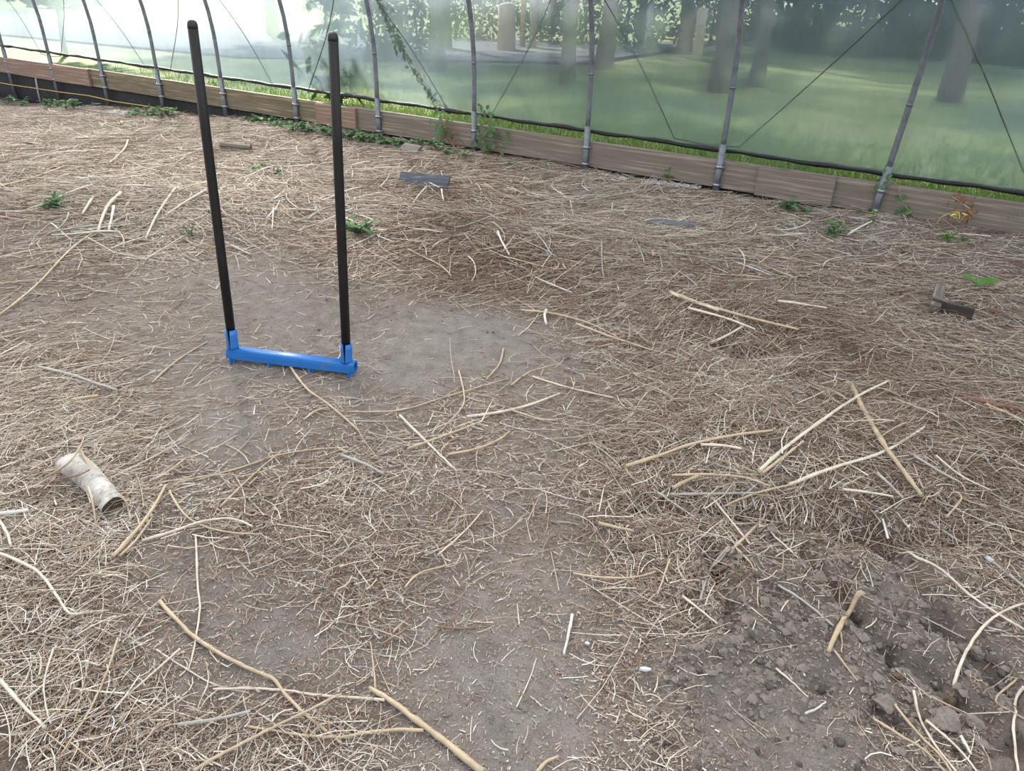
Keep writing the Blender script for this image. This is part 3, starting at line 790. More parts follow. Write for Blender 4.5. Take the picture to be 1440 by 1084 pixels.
# ------------------------------------------------------------------ litter: straw nobody could count
RNG = np.random.default_rng(11)
def scatter(n, r0, r1, key=lambda x, y: fmap('D', x, y), power=1.5, spread=.78):
    out = []
    got = 0
    while got < n:
        m = n*2
        th = RNG.uniform(-spread, spread, m); r = r0*(r1/r0)**RNG.uniform(0, 1, m)
        x = r*np.sin(th); y = r*np.cos(th)
        u, w = wall_uw(x, y)
        ok = (w > .05) & (RNG.uniform(0, 1, m) < np.clip(key(x, y), 0, 1)**power)
        out.append(np.c_[x[ok], y[ok]]); got += int(ok.sum())
    return np.vstack(out)[:n]
def straws(name, n, r0, r1, len0, sig, rad0, S, lift, label, tintf, key=None, power=1.5, align=None, lmin=.35):
    q = scatter(n, r0, r1, key or (lambda x, y: fmap('D', x, y)), power)
    x, y = q[:, 0], q[:, 1]
    dist = np.hypot(x, y)
    Ln = len0*np.exp(RNG.normal(0, sig, n))*np.clip(dist/3.6, lmin, 1.9)
    ang = RNG.uniform(0, math.pi, n)
    if align is not None: ang = np.where(RNG.uniform(0, 1, n) < np.clip((dist-1.8)/4, .05, .5), align(x, y) + RNG.normal(0, .35, n), ang)
    bend = RNG.normal(0, .5, n)
    tt = np.linspace(-.5, .5, S)
    a = ang[:, None] + bend[:, None]*tt[None, :]*1.5
    stepx = np.cos(a)*Ln[:, None]/(S-1); stepy = np.sin(a)*Ln[:, None]/(S-1)
    px = x[:, None] + np.cumsum(stepx, 1) - stepx.sum(1, keepdims=True)/2
    py = y[:, None] + np.cumsum(stepy, 1) - stepy.sum(1, keepdims=True)/2
    d = fmap('D', x, y)
    z0 = height(px.ravel(), py.ravel()).reshape(px.shape)
    zl = RNG.uniform(0, 1, n)**1.6*lift*(.25 + d*d)
    tilt = RNG.normal(0, .10, n)*Ln*np.clip(d, .2, 1)
    z = np.maximum(z0 + .001, z0.mean(1, keepdims=True)*.6 + z0*.4 + zl[:, None] + tilt[:, None]*tt[None, :]) + .0015
    z = np.minimum(z, z0 + .06)
    P = np.stack([px, py, z], -1)
    rr_ = rad0*np.exp(RNG.normal(0, .35, n))*np.clip(dist/3.6, 1, 1.7)
    R = rr_[:, None]*np.linspace(1.15, .75, S)[None, :]
    V, F = tubes(P, R, 3)
    b_ = fmap('B', x, y)
    tint = np.clip(tintf(b_, RNG.normal(0, 1, n), dist), 0, 1)
    o = link(name, mesh_np(name, V, F, {'tint': np.repeat(tint, S*3)}), M_STRAW)
    return tag(o, label, 'straw', None, 'stuff')
TF = lambda b_, g, d: .62 - .45*(b_-.42) + .27*g
al = lambda x, y: np.full(x.shape, .12) + 1.2*vnoise(x, y, .9, 77)
straws('loose_straw', 54000, .95, 12.5, .15, .60, .00105, 4, .030, 'loose dry pale straw scattered and matted over the soil floor', TF, align=al, power=1.0, key=lambda x, y: fmap('D', x, y)**3*1.25*np.clip(np.hypot(x, y)/3.4, .30, 1))
straws('straw_chips', 68000, .85, 5.5, .020, .5, .0009, 2, .010, 'short chopped bits of dry straw strewn over the soil', lambda b_, g, d: .56 - .35*(b_-.4) + .22*g, power=1.2)
straws('brown_litter', 42000, 1.2, 11, .07, .5, .0009, 3, .028, 'fine reddish brown litter of dead stems and needles', lambda b_, g, d: .26 + .10*g, key=lambda x, y: fmap('B', x, y)*np.clip(fmap('D', x, y)**1.5*1.4, 0, 1)*1.1, power=1.7, align=al)
straws('fine_litter', 60000, 2.0, 12.5, .045, .5, .0012, 2, .016, 'fine broken straw matted on the floor farther back', TF, power=2.2)

# crumbs of soil
n = 44000
q = scatter(n, .85, 6, key=lambda x, y: .35 + .65*fmap('M', x, y), power=1.0)
s_ = .0019*np.exp(RNG.normal(0, .55, n))*(1 + 1.5*fmap('M', q[:, 0], q[:, 1]))
oc = np.array([[1, 0, 0], [-1, 0, 0], [0, 1, 0], [0, -1, 0], [0, 0, 1.]])
jit = RNG.uniform(.7, 1.3, (n, 5, 1))
V = oc[None]*jit*s_[:, None, None]; rot = RNG.uniform(0, 6.3, n)
cx, sx = np.cos(rot)[:, None], np.sin(rot)[:, None]
V = np.stack([V[..., 0]*cx - V[..., 1]*sx, V[..., 0]*sx + V[..., 1]*cx, V[..., 2]*.8], -1)
zz = height(q[:, 0], q[:, 1])
V += np.c_[q, zz + s_*.1][:, None, :]
FF = np.array([[0, 2, 4], [2, 1, 4], [1, 3, 4], [3, 0, 4]])
F = (FF[None] + (np.arange(n)*5)[:, None, None]).reshape(-1, 3)
tag(link('soil_crumbs', mesh_np('soil_crumbs', V.reshape(-1, 3), F), M_CLOD), 'fine crumbs of dry soil strewn over the bare ground', 'soil crumbs', None, 'stuff')

# ------------------------------------------------------------------ clods one by one
def clod(px, py, size, seed, label, group=None, m=None, sq=(1, .85, .7)):
    p = at(px, py)
    me = blob_mesh('soil_clod', size, seed, .35, 3 if size > .02 else 2, sq)
    o = link('soil_clod', me, m or M_CLOD)
    o.location = (p.x, p.y, p.z + size*sq[2]*.55); o.rotation_euler = (0, 0, seed*1.3)
    tag(o, label, 'soil clod', group); return o
GC = 'clods on the dug soil'
clod(1331, 1022, .036, 1, 'largest grey soil clod, flat topped, in the dug soil near the bottom right corner', GC, M_CLOD, (1.1, .85, .75))
clod(1368, 1022, .026, 2, 'grey soil clod just right of the largest clod', GC)
clod(1330, 990, .027, 3, 'dark moist clod just behind the largest clod', GC, M_CLODD)
clod(1372, 922, .027, 4, 'rounded grey clod right of the foot of the arching pale stalk', GC)
clod(1352, 914, .020, 5, 'smaller grey clod just left of the rounded one by the arching stalk', GC)
clod(1407, 966, .017, 6, 'lone small clod near the right edge beside a thin straw', GC)
clod(1284, 960, .017, 7, 'clod beside the crack left of the bunch of long straws', GC)
clod(1262, 953, .016, 8, 'small dark clod at the head of the crack', GC, M_CLODD)
clod(1240, 992, .030, 9, 'low rounded clod at the left of the fan of long straws', GC)
clod(1140, 1026, .010, 10, 'tiny round clod with a thin twig leading to it', GC)
clod(1097, 938, .020, 11, 'soil clod left of the straw stick lying in the dug soil', GC)
clod(1046, 845, .018, 12, 'clod on the slope under the left end of the straw heap', GC)
clod(1075, 850, .022, 13, 'broad clod to the right of the bent stem in the dug soil', GC)
clod(1180, 853, .022, 14, 'clod beneath the top end of the thick tan stick', GC, M_CLODD)
clod(1018, 918, .016, 15, 'crumbling clod at the lower left of the dug soil', GC)
clod(795, 505, .022, 16, 'lone flat clod on the bare soil between the broadfork and the straw heap')
clod(893, 1030, .012, 17, 'small round pebble like clod near the bottom centre right')
rr = random.Random(5)
protos = [blob_mesh('soil_clod', 1.0, 100+k, .4, 2, (1, .85, .7)) for k in range(10)]
for p_ in protos: p_.materials.append(M_CLOD)
cnt = 0
while cnt < 240:
    px, py = rr.uniform(900, 1440), rr.uniform(700, 1084)
    if cnt > 205: px, py = rr.uniform(430, 820), rr.uniform(350, 480)
    p = at(px, py)
    if cnt <= 205 and rr.random() > float(fmap('M', [p.x], [p.y])[0])*1.2: continue
    s = .005 + .011*rr.random()**2.2
    o = bpy.data.objects.new('soil_clod', protos[cnt % 10]); COL.objects.link(o)
    o.location = (p.x, p.y, p.z + s*.25); o.scale = (s, s, s); o.rotation_euler = (rr.uniform(-.3, .3), rr.uniform(-.3, .3), rr.uniform(0, 6))
    tag(o, 'small grey brown crumbly clod loose on the dug soil' if cnt <= 205 else 'small clod on the disturbed soil behind the right black handle', 'soil clod', 'small loose clods' if cnt <= 205 else 'clods behind the broadfork'); cnt += 1

# ------------------------------------------------------------------ stalks one by one
def smooth_path(P, sub=5):
    out = []
    n = len(P)
    for i in range(n-1):
        p0, p1, p2, p3 = P[max(i-1, 0)], P[i], P[i+1], P[min(i+2, n-1)]
        for s in range(sub):
            t = s/sub
            out.append(.5*((2*p1) + (p2-p0)*t + (2*p0-5*p1+4*p2-p3)*t*t + (3*p1-p0-3*p2+p3)*t**3))
    out.append(P[-1]); return out
def stalk(pts, w, color, label, dz=.008, arch=0.0, cat='stalk', name='dry_stalk', parent=None, group='long dry stalks lying on the soil', seed=0, w2=None):
    """pts pixels of the photograph, w width in pixels at the first point"""
    P = [at(px, py, dz + arch*math.sin(math.pi*i/(len(pts)-1))) for i, (px, py) in enumerate(pts)]
    P = smooth_path(P, 5 if len(pts) > 2 else 8)
    rr = random.Random(seed or int(pts[0][0]*7 + pts[0][1]))
    depth = (P[0] - Vector((0, 0, CAMH))).length
    r0 = w*depth/FPX/2*.92; r1 = (w2 if w2 else w*.6)*depth/FPX/2
    n = len(P)
    if parent is None: org = P[0].copy(); org.z -= r0
    else: org = parent.location.copy()
    L = []
    for i, p in enumerate(P):
        zmin = hz(p.x, p.y) + r0*.7
        L.append(Vector((p.x + rr.uniform(-1, 1)*.0008, p.y + rr.uniform(-1, 1)*.0008, max(p.z, zmin))))
    R = [(r0 + (r1-r0)*i/(n-1))*(1 + .10*rr.uniform(-1, 1) + (.18 if i % 7 == 3 else 0)) for i in range(n)]
    me = pipe_mesh(name, L, R, 7, org)
    o = link(name, me, M_STK[color], parent)
    if parent is None: o.location = org; tag(o, label, cat, group)
    return o

# the big forked branch at the bottom: a stem and its side shoots
b0 = stalk([(519, 967), (545, 982), (585, 1012), (625, 1042), (680, 1086)], 6, 'tan', 'thick forked tan branch running to the bottom edge left of centre', .012, w2=9, group=None)
stalk([(541, 984), (500, 981), (450, 978), (405, 971), (350, 968), (300, 969)], 4.5, 'pale', None, .010, name='side_shoot', parent=b0)
stalk([(596, 1027), (560, 1026), (515, 1030), (480, 1036), (430, 1034), (345, 1021)], 5, 'tan', None, .012, name='side_shoot', parent=b0)
stalk([(528, 968), (525, 935), (521, 903)], 3, 'tan', None, .014, name='twig', parent=b0)
S_ = [
 ([(224, 845), (250, 873), (275, 897), (320, 925), (360, 944), (385, 955), (400, 975), (430, 1005), (480, 1045)], 5.5, 'tan', 'long curving tan stalk running from left centre towards the forked branch'),
 ([(275, 752), (278, 820), (281, 855), (275, 900), (265, 943)], 3, 'pale', 'thin pale upright-lying straw crossing the head of the long curving stalk'),
 ([(220, 913), (245, 930), (300, 962), (350, 974)], 2.6, 'pale', 'thin pale straw ending at the tip of the forked branch shoot'),
 ([(253, 912), (213, 948), (172, 983)], 3, 'pale', 'short straight pale straw crossing the thin one left of the forked branch'),
 ([(166, 897), (150, 945), (125, 1000), (86, 1060)], 3, 'tan', 'long thin tan straw slanting down in the bottom left straw'),
 ([(75, 912), (62, 960), (66, 1000), (72, 1018)], 2.5, 'pale', 'bowed thin straw left of the slanting one in the bottom left'),
 ([(0, 778), (48, 800), (75, 830), (98, 862), (125, 859)], 4, 'pale', 'hooked pale stalk entering from the left edge under the log'),
 ([(0, 956), (30, 990), (64, 1023)], 5, 'pale', 'thick pale stalk slanting down from the left edge near the bottom'),
 ([(250, 1019), (300, 1012), (352, 1000)], 6, 'grey', 'flat grey stalk end in the bottom heap left of the forked branch'),
 ([(272, 1084), (310, 1061), (370, 1030), (430, 1000), (480, 975)], 5, 'tan', 'thick tan stalk rising from the bottom edge across the forked branch'),
 ([(290, 1020), (330, 993), (357, 976)], 3, 'yellow', 'yellowish straw above the flat grey stalk end'),
 ([(158, 783), (190, 748), (215, 715), (233, 682)], 6, 'tan', 'thick tan stalk standing out just right of the birch log'),
 ([(168, 782), (195, 755), (214, 727)], 4, 'tan', 'second tan stalk lying along the thick one by the log'),
 ([(200, 760), (240, 748), (285, 733), (325, 729), (355, 740)], 4.2, 'pale', 'bent pale stalk running right from the log towards the centre'),
 ([(238, 690), (255, 718), (280, 737), (320, 748), (365, 751)], 3, 'tan', 'curved thin stalk crossing above the bent pale one'),
 ([(310, 712), (340, 683), (370, 655), (398, 633)], 3.2, 'tan', 'straight tan straw slanting up through the long bow in left centre'),
 ([(200, 680), (270, 673), (330, 660), (390, 640), (440, 632), (490, 629)], 3, 'tan', 'very long bowed straw across left centre below the broadfork'),
 ([(210, 677), (235, 664), (260, 645)], 3.5, 'tan', 'short thick straw left end of the long bow'),
 ([(408, 515), (430, 545), (460, 567), (485, 588), (507, 608)], 3.4, 'tan', 'tan stalk slanting down from under the blue crossbar'),
 ([(427, 590), (443, 578), (460, 573)], 3.2, 'tan', 'short pale chip stalk below the blue crossbar'),
 ([(55, 516), (100, 527), (135, 539), (166, 549)], 4.5, 'grey', 'pale grey stick at the left, a hand above the birch log'),
 ([(213, 538), (250, 506), (292, 480)], 3, 'tan', 'thin straw pointing at the left end of the blue crossbar'),
 ([(100, 563), (112, 560), (138, 556)], 5, 'tan', 'frayed thick stalk under the pale grey stick'),
 ([(0, 722), (20, 720), (40, 717)], 6, 'white', 'white stalk end at the left edge beside the log'),
 ([(0, 733), (10, 750), (15, 767)], 4, 'pale', 'pale stalk end at the left edge just below the white one'),
 ([(656, 586), (700, 580), (745, 569), (787, 553)], 5, 'pale', 'thick pale stalk lying alone in the centre of the picture'),
 ([(718, 576), (760, 589), (792, 589)], 2.8, 'tan', 'thin straw branching off below the lone thick stalk'),
 ([(630, 639), (670, 631), (700, 619), (717, 606)], 4, 'tan', 'curved tan stalk below the lone thick stalk in the centre'),
 ([(562, 584), (600, 621), (641, 661)], 4, 'pale', 'pale straw slanting down right in the centre crossing a tan one'),
 ([(573, 631), (620, 614), (677, 593)], 4, 'tan', 'tan straw rising right across the slanting pale one'),
 ([(645, 521), (652, 550), (650, 572), (617, 608)], 2.8, 'tan', 'thin hooked straw behind the crossed pair in the centre'),
 ([(490, 579), (560, 577), (620, 560), (670, 545), (715, 532)], 2.6, 'tan', 'very thin long straw running right from below the broadfork'),
 ([(718, 542), (745, 523), (784, 512)], 2.8, 'tan', 'thin curved straw ending at the lone flat clod'),
 ([(748, 529), (800, 545), (862, 559)], 3, 'pale', 'long thin pale straw to the right of the centre'),
 ([(708, 490), (702, 512), (683, 534)], 2.8, 'tan', 'short curved straw above the lone thick stalk'),
 ([(480, 640), (515, 653), (540, 667)], 5, 'grey', 'greyish stalk in the middle ending in a frayed tuft'),
 ([(616, 780), (650, 750), (679, 718)], 3, 'pale', 'straight pale straw in the centre below the frayed stalk'),
 ([(805, 864), (799, 893), (793, 920)], 5, 'white', 'white peeled stick on bare soil at lower centre right'),
 ([(806, 806), (850, 812), (895, 811), (922, 803)], 3.4, 'tan', 'gently bowed tan straw above the white peeled stick'),
 ([(942, 786), (933, 812), (925, 835)], 3, 'tan', 'short tan straw at the edge of the dug soil'),
 ([(569, 826), (590, 806), (632, 794)], 3.4, 'tan', 'kinked tan straw in lower centre'),
 ([(538, 905), (562, 890), (576, 880)], 4, 'brown', 'short brown stalk in the lower centre bare soil'),
 ([(616, 881), (650, 883), (684, 881)], 2.6, 'brown', 'small brown cross-lying stem in the lower centre'),
 ([(755, 1086), (768, 1071), (785, 1063)], 6, 'tan', 'thick stub of tan stalk poking in at the bottom edge centre'),
 ([(1215, 832), (1196, 858), (1180, 882), (1165, 917)], 8, 'yellow', 'thick tan bent stick lying in the dug soil'),
 ([(1173, 914), (1190, 937), (1206, 957)], 3, 'yellow', 'yellow straw trailing from the lower end of the thick bent stick'),
 ([(1180, 885), (1184, 900), (1183, 917)], 3, 'tan', 'short twig leaning on the thick bent stick'),
 ([(1091, 940), (1113, 958), (1136, 980)], 3, 'pale', 'short straight pale straw in the lower dug soil'),
 ([(1132, 1003), (1147, 997), (1161, 987)], 3.4, 'white', 'short whitish chip of straw below the straight pale one'),
 ([(1341, 965), (1354, 925), (1380, 884), (1408, 861), (1440, 848)], 4.5, 'pale', 'arching pale stalk rising towards the right edge over the clods'),
 ([(960, 838), (985, 858), (1009, 877)], 3.6, 'pale', 'pale straw slanting at the left rim of the dug soil'),
 ([(1024, 769), (999, 800), (985, 842)], 4, 'grey', 'grey shredded stalk hanging down the rim of the dug soil'),
 ([(1035, 770), (1060, 800), (1066, 850)], 3, 'tan', 'bent thin stem hanging into the dug soil beside the shredded one'),
 ([(1260, 776), (1315, 795), (1362, 835), (1402, 862), (1440, 885)], 3.6, 'pale', 'long pale stalk sweeping to the right edge above the clods'),
 ([(1095, 823), (1130, 845), (1172, 880)], 4, 'grey', 'greyish stalk in the dug soil left of the thick bent stick'),
 ([(1228, 1010), (1260, 1030), (1300, 1055), (1330, 1086)], 4, 'yellow', 'lowest straw of the fan beside the largest clod'),
 ([(1258, 990), (1290, 1030), (1322, 1062), (1338, 1086)], 3.5, 'tan', 'middle straw of the fan beside the largest clod'),
 ([(1285, 970), (1292, 1005), (1310, 1040), (1345, 1086)], 3.5, 'pale', 'upper pale straw of the fan beside the largest clod'),
 ([(1302, 1012), (1345, 1050), (1375, 1086)], 3.4, 'pale', 'rightmost pale straw of the fan passing under the largest clod'),
 ([(1351, 1034), (1360, 1050), (1366, 1060)], 4, 'white', 'short white chip below the largest clod'),
 ([(1440, 965), (1428, 985), (1425, 1025), (1432, 1086)], 4, 'pale', 'pale stem curving down along the right edge at the bottom'),
 ([(1430, 955), (1400, 985), (1440, 1010)], 2.6, 'tan', 'thin looped straw at the right edge near the bottom'),
 ([(880, 655), (925, 641), (970, 625), (1030, 612), (1087, 605)], 6, 'tan', 'long thick stalk at the left of the straw heap ending in a root tuft'),
 ([(985, 625), (1015, 626), (1043, 631)], 5, 'pale', 'side piece lying against the long thick stalk of the heap'),
 ([(1068, 662), (1100, 633), (1150, 595), (1205, 558), (1250, 535)], 6, 'pale', 'long stalk rising to the upper right over the straw heap'),
 ([(1072, 665), (1105, 640), (1130, 620)], 5, 'tan', 'second stalk lying alongside the rising long one'),
 ([(1198, 541), (1212, 572), (1240, 620), (1265, 655), (1296, 697)], 7, 'yellow', 'thick split stalk slanting down right across the straw heap'),
 ([(1110, 681), (1170, 658), (1245, 634), (1300, 600)], 5.5, 'pale', 'long stalk crossing under the thick split one on the heap'),
 ([(1018, 712), (1060, 694), (1118, 680)], 3.5, 'tan', 'thin lower extension stalk at the foot of the heap'),
 ([(943, 695), (1000, 694), (1060, 693)], 4.6, 'grey', 'straight silvery grey stalk at the bottom of the heap'),
 ([(945, 668), (1000, 667), (1045, 671), (1082, 683)], 4, 'tan', 'bowed tan stalk above the silvery grey one'),
 ([(946, 686), (965, 676), (982, 668)], 6, 'yellow', 'short broad yellow husk beside the bowed tan stalk'),
 ([(1087, 710), (1070, 732), (1040, 762), (998, 800)], 4.4, 'tan', 'stalk slanting down left from the heap into the dug soil'),
 ([(1000, 698), (1030, 735), (1055, 765)], 3.6, 'pale', 'straw crossing the slanting stalk at the rim of the dug soil'),
 ([(1045, 725), (1090, 755), (1122, 784)], 3.2, 'pale', 'thin straw slanting right down into the dug soil'),
 ([(841, 735), (865, 741), (890, 746)], 6, 'yellow', 'short broad yellow stalk piece left of the heap'),
 ([(1185, 688), (1220, 692), (1256, 698)], 4, 'pale', 'pale piece at the right foot of the heap'),
 ([(1233, 665), (1250, 680), (1270, 700)], 4.5, 'grey', 'greyish stalk piece lying right of the thick split one'),
 ([(942, 410), (975, 423), (1010, 434), (1060, 448), (1122, 463)], 4.6, 'tan', 'long tan stalk behind the heap pointing to the lower right'),
 ([(945, 412), (965, 420), (1010, 436)], 6, 'pale', 'pale thick end lying on the long tan stalk behind the heap'),
 ([(968, 433), (1020, 447), (1062, 463)], 4, 'pale', 'pale stalk just below the long tan one behind the heap'),
 ([(1000, 482), (1025, 470), (1047, 457)], 4, 'pale', 'short pale stalk above the dark hollow'),
 ([(810, 455), (850, 470), (900, 487), (950, 502)], 3.6, 'tan', 'long stalk running into the dark hollow from the left'),
 ([(733, 436), (780, 441), (830, 455), (870, 475)], 3, 'tan', 'thin twisted stem along the front of the straw bank'),
 ([(1094, 423), (1125, 427), (1162, 433)], 4, 'pale', 'pale stalk lying level right of the long tan one'),
 ([(768, 436), (766, 444), (768, 455)], 5, 'white', 'short whitish upright chip in front of the straw bank'),
 ([(1192, 330), (1208, 320), (1226, 311)], 3.6, 'white', 'short white straw before the boards near the right'),
 ([(170, 271), (150, 292), (138, 325)], 5, 'pale', 'thick curved pale stalk on the straw bank at left'),
 ([(182, 301), (140, 322), (100, 350), (50, 402), (0, 442)], 3, 'tan', 'very long thin stalk running down left from the straw bank'),
 ([(247, 264), (222, 300), (205, 335)], 3.5, 'pale', 'pale stalk leaning down the bank left of the left black handle'),
 ([(290, 267), (262, 283), (232, 303)], 3.2, 'pale', 'pale stalk just left of the left black handle'),
 ([(131, 277), (124, 288), (116, 300)], 4, 'pale', 'short pale stalk at the left end of the bank'),
 ([(160, 290), (157, 307), (153, 323)], 4, 'white', 'short white stalk beside the thick curved one on the bank'),
 ([(325, 345), (340, 352), (353, 358)], 4, 'grey', 'grey stick on bare soil right of the left black handle'),
 ([(700, 325), (706, 340), (716, 358)], 3.4, 'white', 'bright bent straw in the middle of the straw bank'),
 ([(802, 282), (804, 293), (806, 305)], 3.4, 'tan', 'reddish upright chip on the straw near the boards'),
 ([(600, 262), (590, 273), (581, 285)], 2.6, 'white', 'thin white straw in front of the blue grey slab, its left one'),
 ([(621, 266), (622, 274), (624, 282)], 2.8, 'white', 'short white straw in front of the right end of the blue grey slab'),
 ([(0, 262), (40, 252), (85, 236), (95, 233)], 3, 'yellow', 'long sunlit stalk at the far left edge'),
 ([(180, 197), (176, 208), (163, 222), (150, 232)], 3, 'yellow', 'sunlit kinked stalk in the bright straw left of the left black handle'),
 ([(1316, 640), (1350, 668), (1395, 690)], 3, 'pale', 'pale straw right of the heap towards the right edge'),
 ([(1285, 640), (1320, 662), (1350, 678)], 4, 'grey', 'grey stalk right of the thick split one'),
 ([(1330, 728), (1352, 700), (1340, 690)], 3, 'tan', 'thin bent straw above the grey pipe'),
]
for pts, w, c, lab in S_:
    c_ = at(*pts[len(pts)//2]); dns = float(fmap('D', [c_.x], [c_.y])[0])
    stalk(pts, w, c, lab, (.010 if w > 3.2 else .007) + .034*max(0, dns-.35)/.65)

# more of them, alike, in the thick straw: one object each
rr = random.Random(77)
protos = []
for k in range(14):
    P = []; a = 0; x = y = 0
    bend = rr.uniform(-.9, .9)
    for i in range(9):
        P.append(Vector((x, y, .012*math.sin(i*.8)))); a = bend*(i/8-.5); x += math.cos(a)/8; y += math.sin(a)/8
    Pc = sum(P, Vector())/9
    protos.append([p - Pc for p in P])
def placed(zone, n, label, group, lens, wid, seed):
    rr = random.Random(seed); made = 0
    variants = []
    for k in range(8):
        L = lens*rr.uniform(.7, 1.4)
        me = pipe_mesh('dry_stalk', [p*L for p in protos[rr.randrange(14)]], [wid*(1.1-.5*i/8)*rr.uniform(.9, 1.1) for i in range(9)], 5)
        me.materials.append(M_STK[rr.choice(['pale', 'tan', 'pale', 'grey', 'white', 'tan'])]); variants.append((me, L, {'pale stalk': 'pale', 'tan stalk': 'tan', 'grey stalk': 'grey', 'white stalk': 'bleached white'}[me.materials[0].name]))
    while made < n:
        px, py = rr.uniform(*zone[0]), rr.uniform(*zone[1])
        p = at(px, py)
        u, w = wall_uw(p.x, p.y)
        if w < .25 or rr.random() > float(fmap('D', [p.x], [p.y])[0])**1.2: continue
        me, L, hue = variants[made % 8]
        a = rr.uniform(0, 6.28)
        dx, dy = math.cos(a)*L*.4, math.sin(a)*L*.4
        z0, z1 = hz(p.x-dx, p.y-dy), hz(p.x+dx, p.y+dy)
        o = bpy.data.objects.new('dry_stalk', me); COL.objects.link(o)
        o.location = (p.x, p.y, max((z0+z1)/2, p.z) + wid + .012 + .03*rr.random()*min(1, lens/.2))
        o.rotation_euler = (0, -math.atan2(z1-z0, .8*L), a); o.rotation_euler.x = rr.uniform(-.1, .1)
        tag(o, hue + ' ' + label, 'stalk', group); made += 1
placed(((560, 1180), (250, 400)), 70, 'straw stalk tangled in the long straw bank before the boards', 'stalks of the straw bank', .34, .0040, 1)
placed(((0, 560), (200, 340)), 60, 'straw stalk tangled in the bank behind the broadfork on the left', 'stalks of the left straw bank', .40, .0048, 2)
placed(((860, 1430), (470, 700)), 70, 'broken stalk tangled in the straw heap at right', 'stalks of the straw heap', .17, .0022, 3)
placed(((0, 200), (500, 1084)), 55, 'thin stalk in the thick straw along the left edge', 'stalks along the left edge', .15, .0015, 4)
placed(((200, 700), (620, 1084)), 25, 'thin straw lying singly on the trodden soil in the foreground', 'single straws in the foreground', .10, .0011, 5)
# ------------------------------------------------------------------ birch log
def along(o, p0, p1):
    ex = (p1-p0).normalized(); ez = Vector((0, 0, 1)); ey = ez.cross(ex).normalized(); ez = ex.cross(ey)
    M = Matrix((ex, ey, ez)).transposed().to_4x4(); M.translation = (p0+p1)/2; o.matrix_world = M
    return (p1-p0).length
a = on_z(99, 652, .048); b_ = on_z(160, 712, .038)
log = empty('log', (a+b_)/2, 'short pale barked log lying in straw at the left', 'log')
L = along(log, a, b_)
bm = bmesh.new(); rr = random.Random(3)
rings = []
N = 26
for i in range(N+1):
    t_ = i/N; x = -L/2 + L*t_
    R0 = .047 - .013*t_ + .0012*math.sin(t_*9)
    bendz = .006*math.sin(math.pi*t_); bendy = .008*math.sin(math.pi*t_)
    rings.append([bm.verts.new((x + .004*math.sin(k*.9+1)*(t_ > .97), bendy + R0*(1+.05*math.sin(3*2*math.pi*k/22+t_*4)+.02*rr.uniform(-1, 1))*math.cos(2*math.pi*k/22),
                                bendz + R0*.92*(1+.05*math.cos(2*2*math.pi*k/22+t_*7)+.02*rr.uniform(-1, 1))*math.sin(2*math.pi*k/22))) for k in range(22)])
for r0, r1 in zip(rings[:-1], rings[1:]):
    for k in range(22): f = bm.faces.new((r0[k], r0[(k+1) % 22], r1[(k+1) % 22], r1[k])); f.smooth = True
bmesh.ops.recalc_face_normals(bm, faces=bm.faces)
me = bpy.data.meshes.new('bark'); bm.to_mesh(me); bm.free()
link('bark', me, M_LOG, log)
for s in (0, 1):
    bm = bmesh.new(); x = (-L/2 if s == 0 else L/2); R = .0465 if s == 0 else .0335
    x2 = x + (.003 if s == 0 else -.003)
    c = bm.verts.new((x2 + (.006 if s == 0 else -.008), 0, 0)); rg = []
    for q, fr in ((0, .99), (1, .82), (2, .45)):
        rg.append([bm.verts.new((x2 - (q == 0)*0 + (q-0)*(.003 if s == 0 else -.003)*rr.uniform(.6, 1.3), R*fr*math.cos(2*math.pi*k/20), R*.92*fr*math.sin(2*math.pi*k/20))) for k in range(20)])
    for r0, r1 in zip(rg[:-1], rg[1:]):
        for k in range(20): bm.faces.new((r0[k], r0[(k+1) % 20], r1[(k+1) % 20], r1[k]))
    for k in range(20): bm.faces.new((rg[-1][k], rg[-1][(k+1) % 20], c))
    bmesh.ops.recalc_face_normals(bm, faces=bm.faces)
    me = bpy.data.meshes.new('cut_end'); bm.to_mesh(me); bm.free(); link('cut_end', me, M_LOGEND, log)
# straws lying over the log
def over(pts, w, c, lab, zs):
    P = [at(px, py, z) for (px, py), z in zip(pts, zs)]
    P = smooth_path(P, 6); d = (P[0]-Vector((0, 0, CAMH))).length
    r_ = w*d/FPX/2
    o = link('dry_stalk', pipe_mesh('dry_stalk', P, [r_*(1.1-.4*i/len(P)) for i in range(len(P))], 7, P[0]), M_STK[c]); o.location = P[0]
    tag(o, lab, 'stalk', 'straws over the log')
over([(62, 672), (95, 652), (112, 629), (118, 615)], 2.6, 'tan', 'straw crossing the far end of the log', (.01, .088, .088, .03))
over([(112, 629), (128, 658), (160, 688), (176, 704), (184, 730)], 3, 'tan', 'long straw lying along the right side of the log', (.075, .06, .03, .02, .01))
over([(124, 684), (130, 705), (136, 742)], 3, 'tan', 'straw leaning down across the front of the log', (.078, .072, .008))
over([(40, 700), (75, 676), (110, 668), (126, 660)], 2.4, 'brown', 'dark thin stem crossing the middle of the log', (.01, .05, .085, .084))

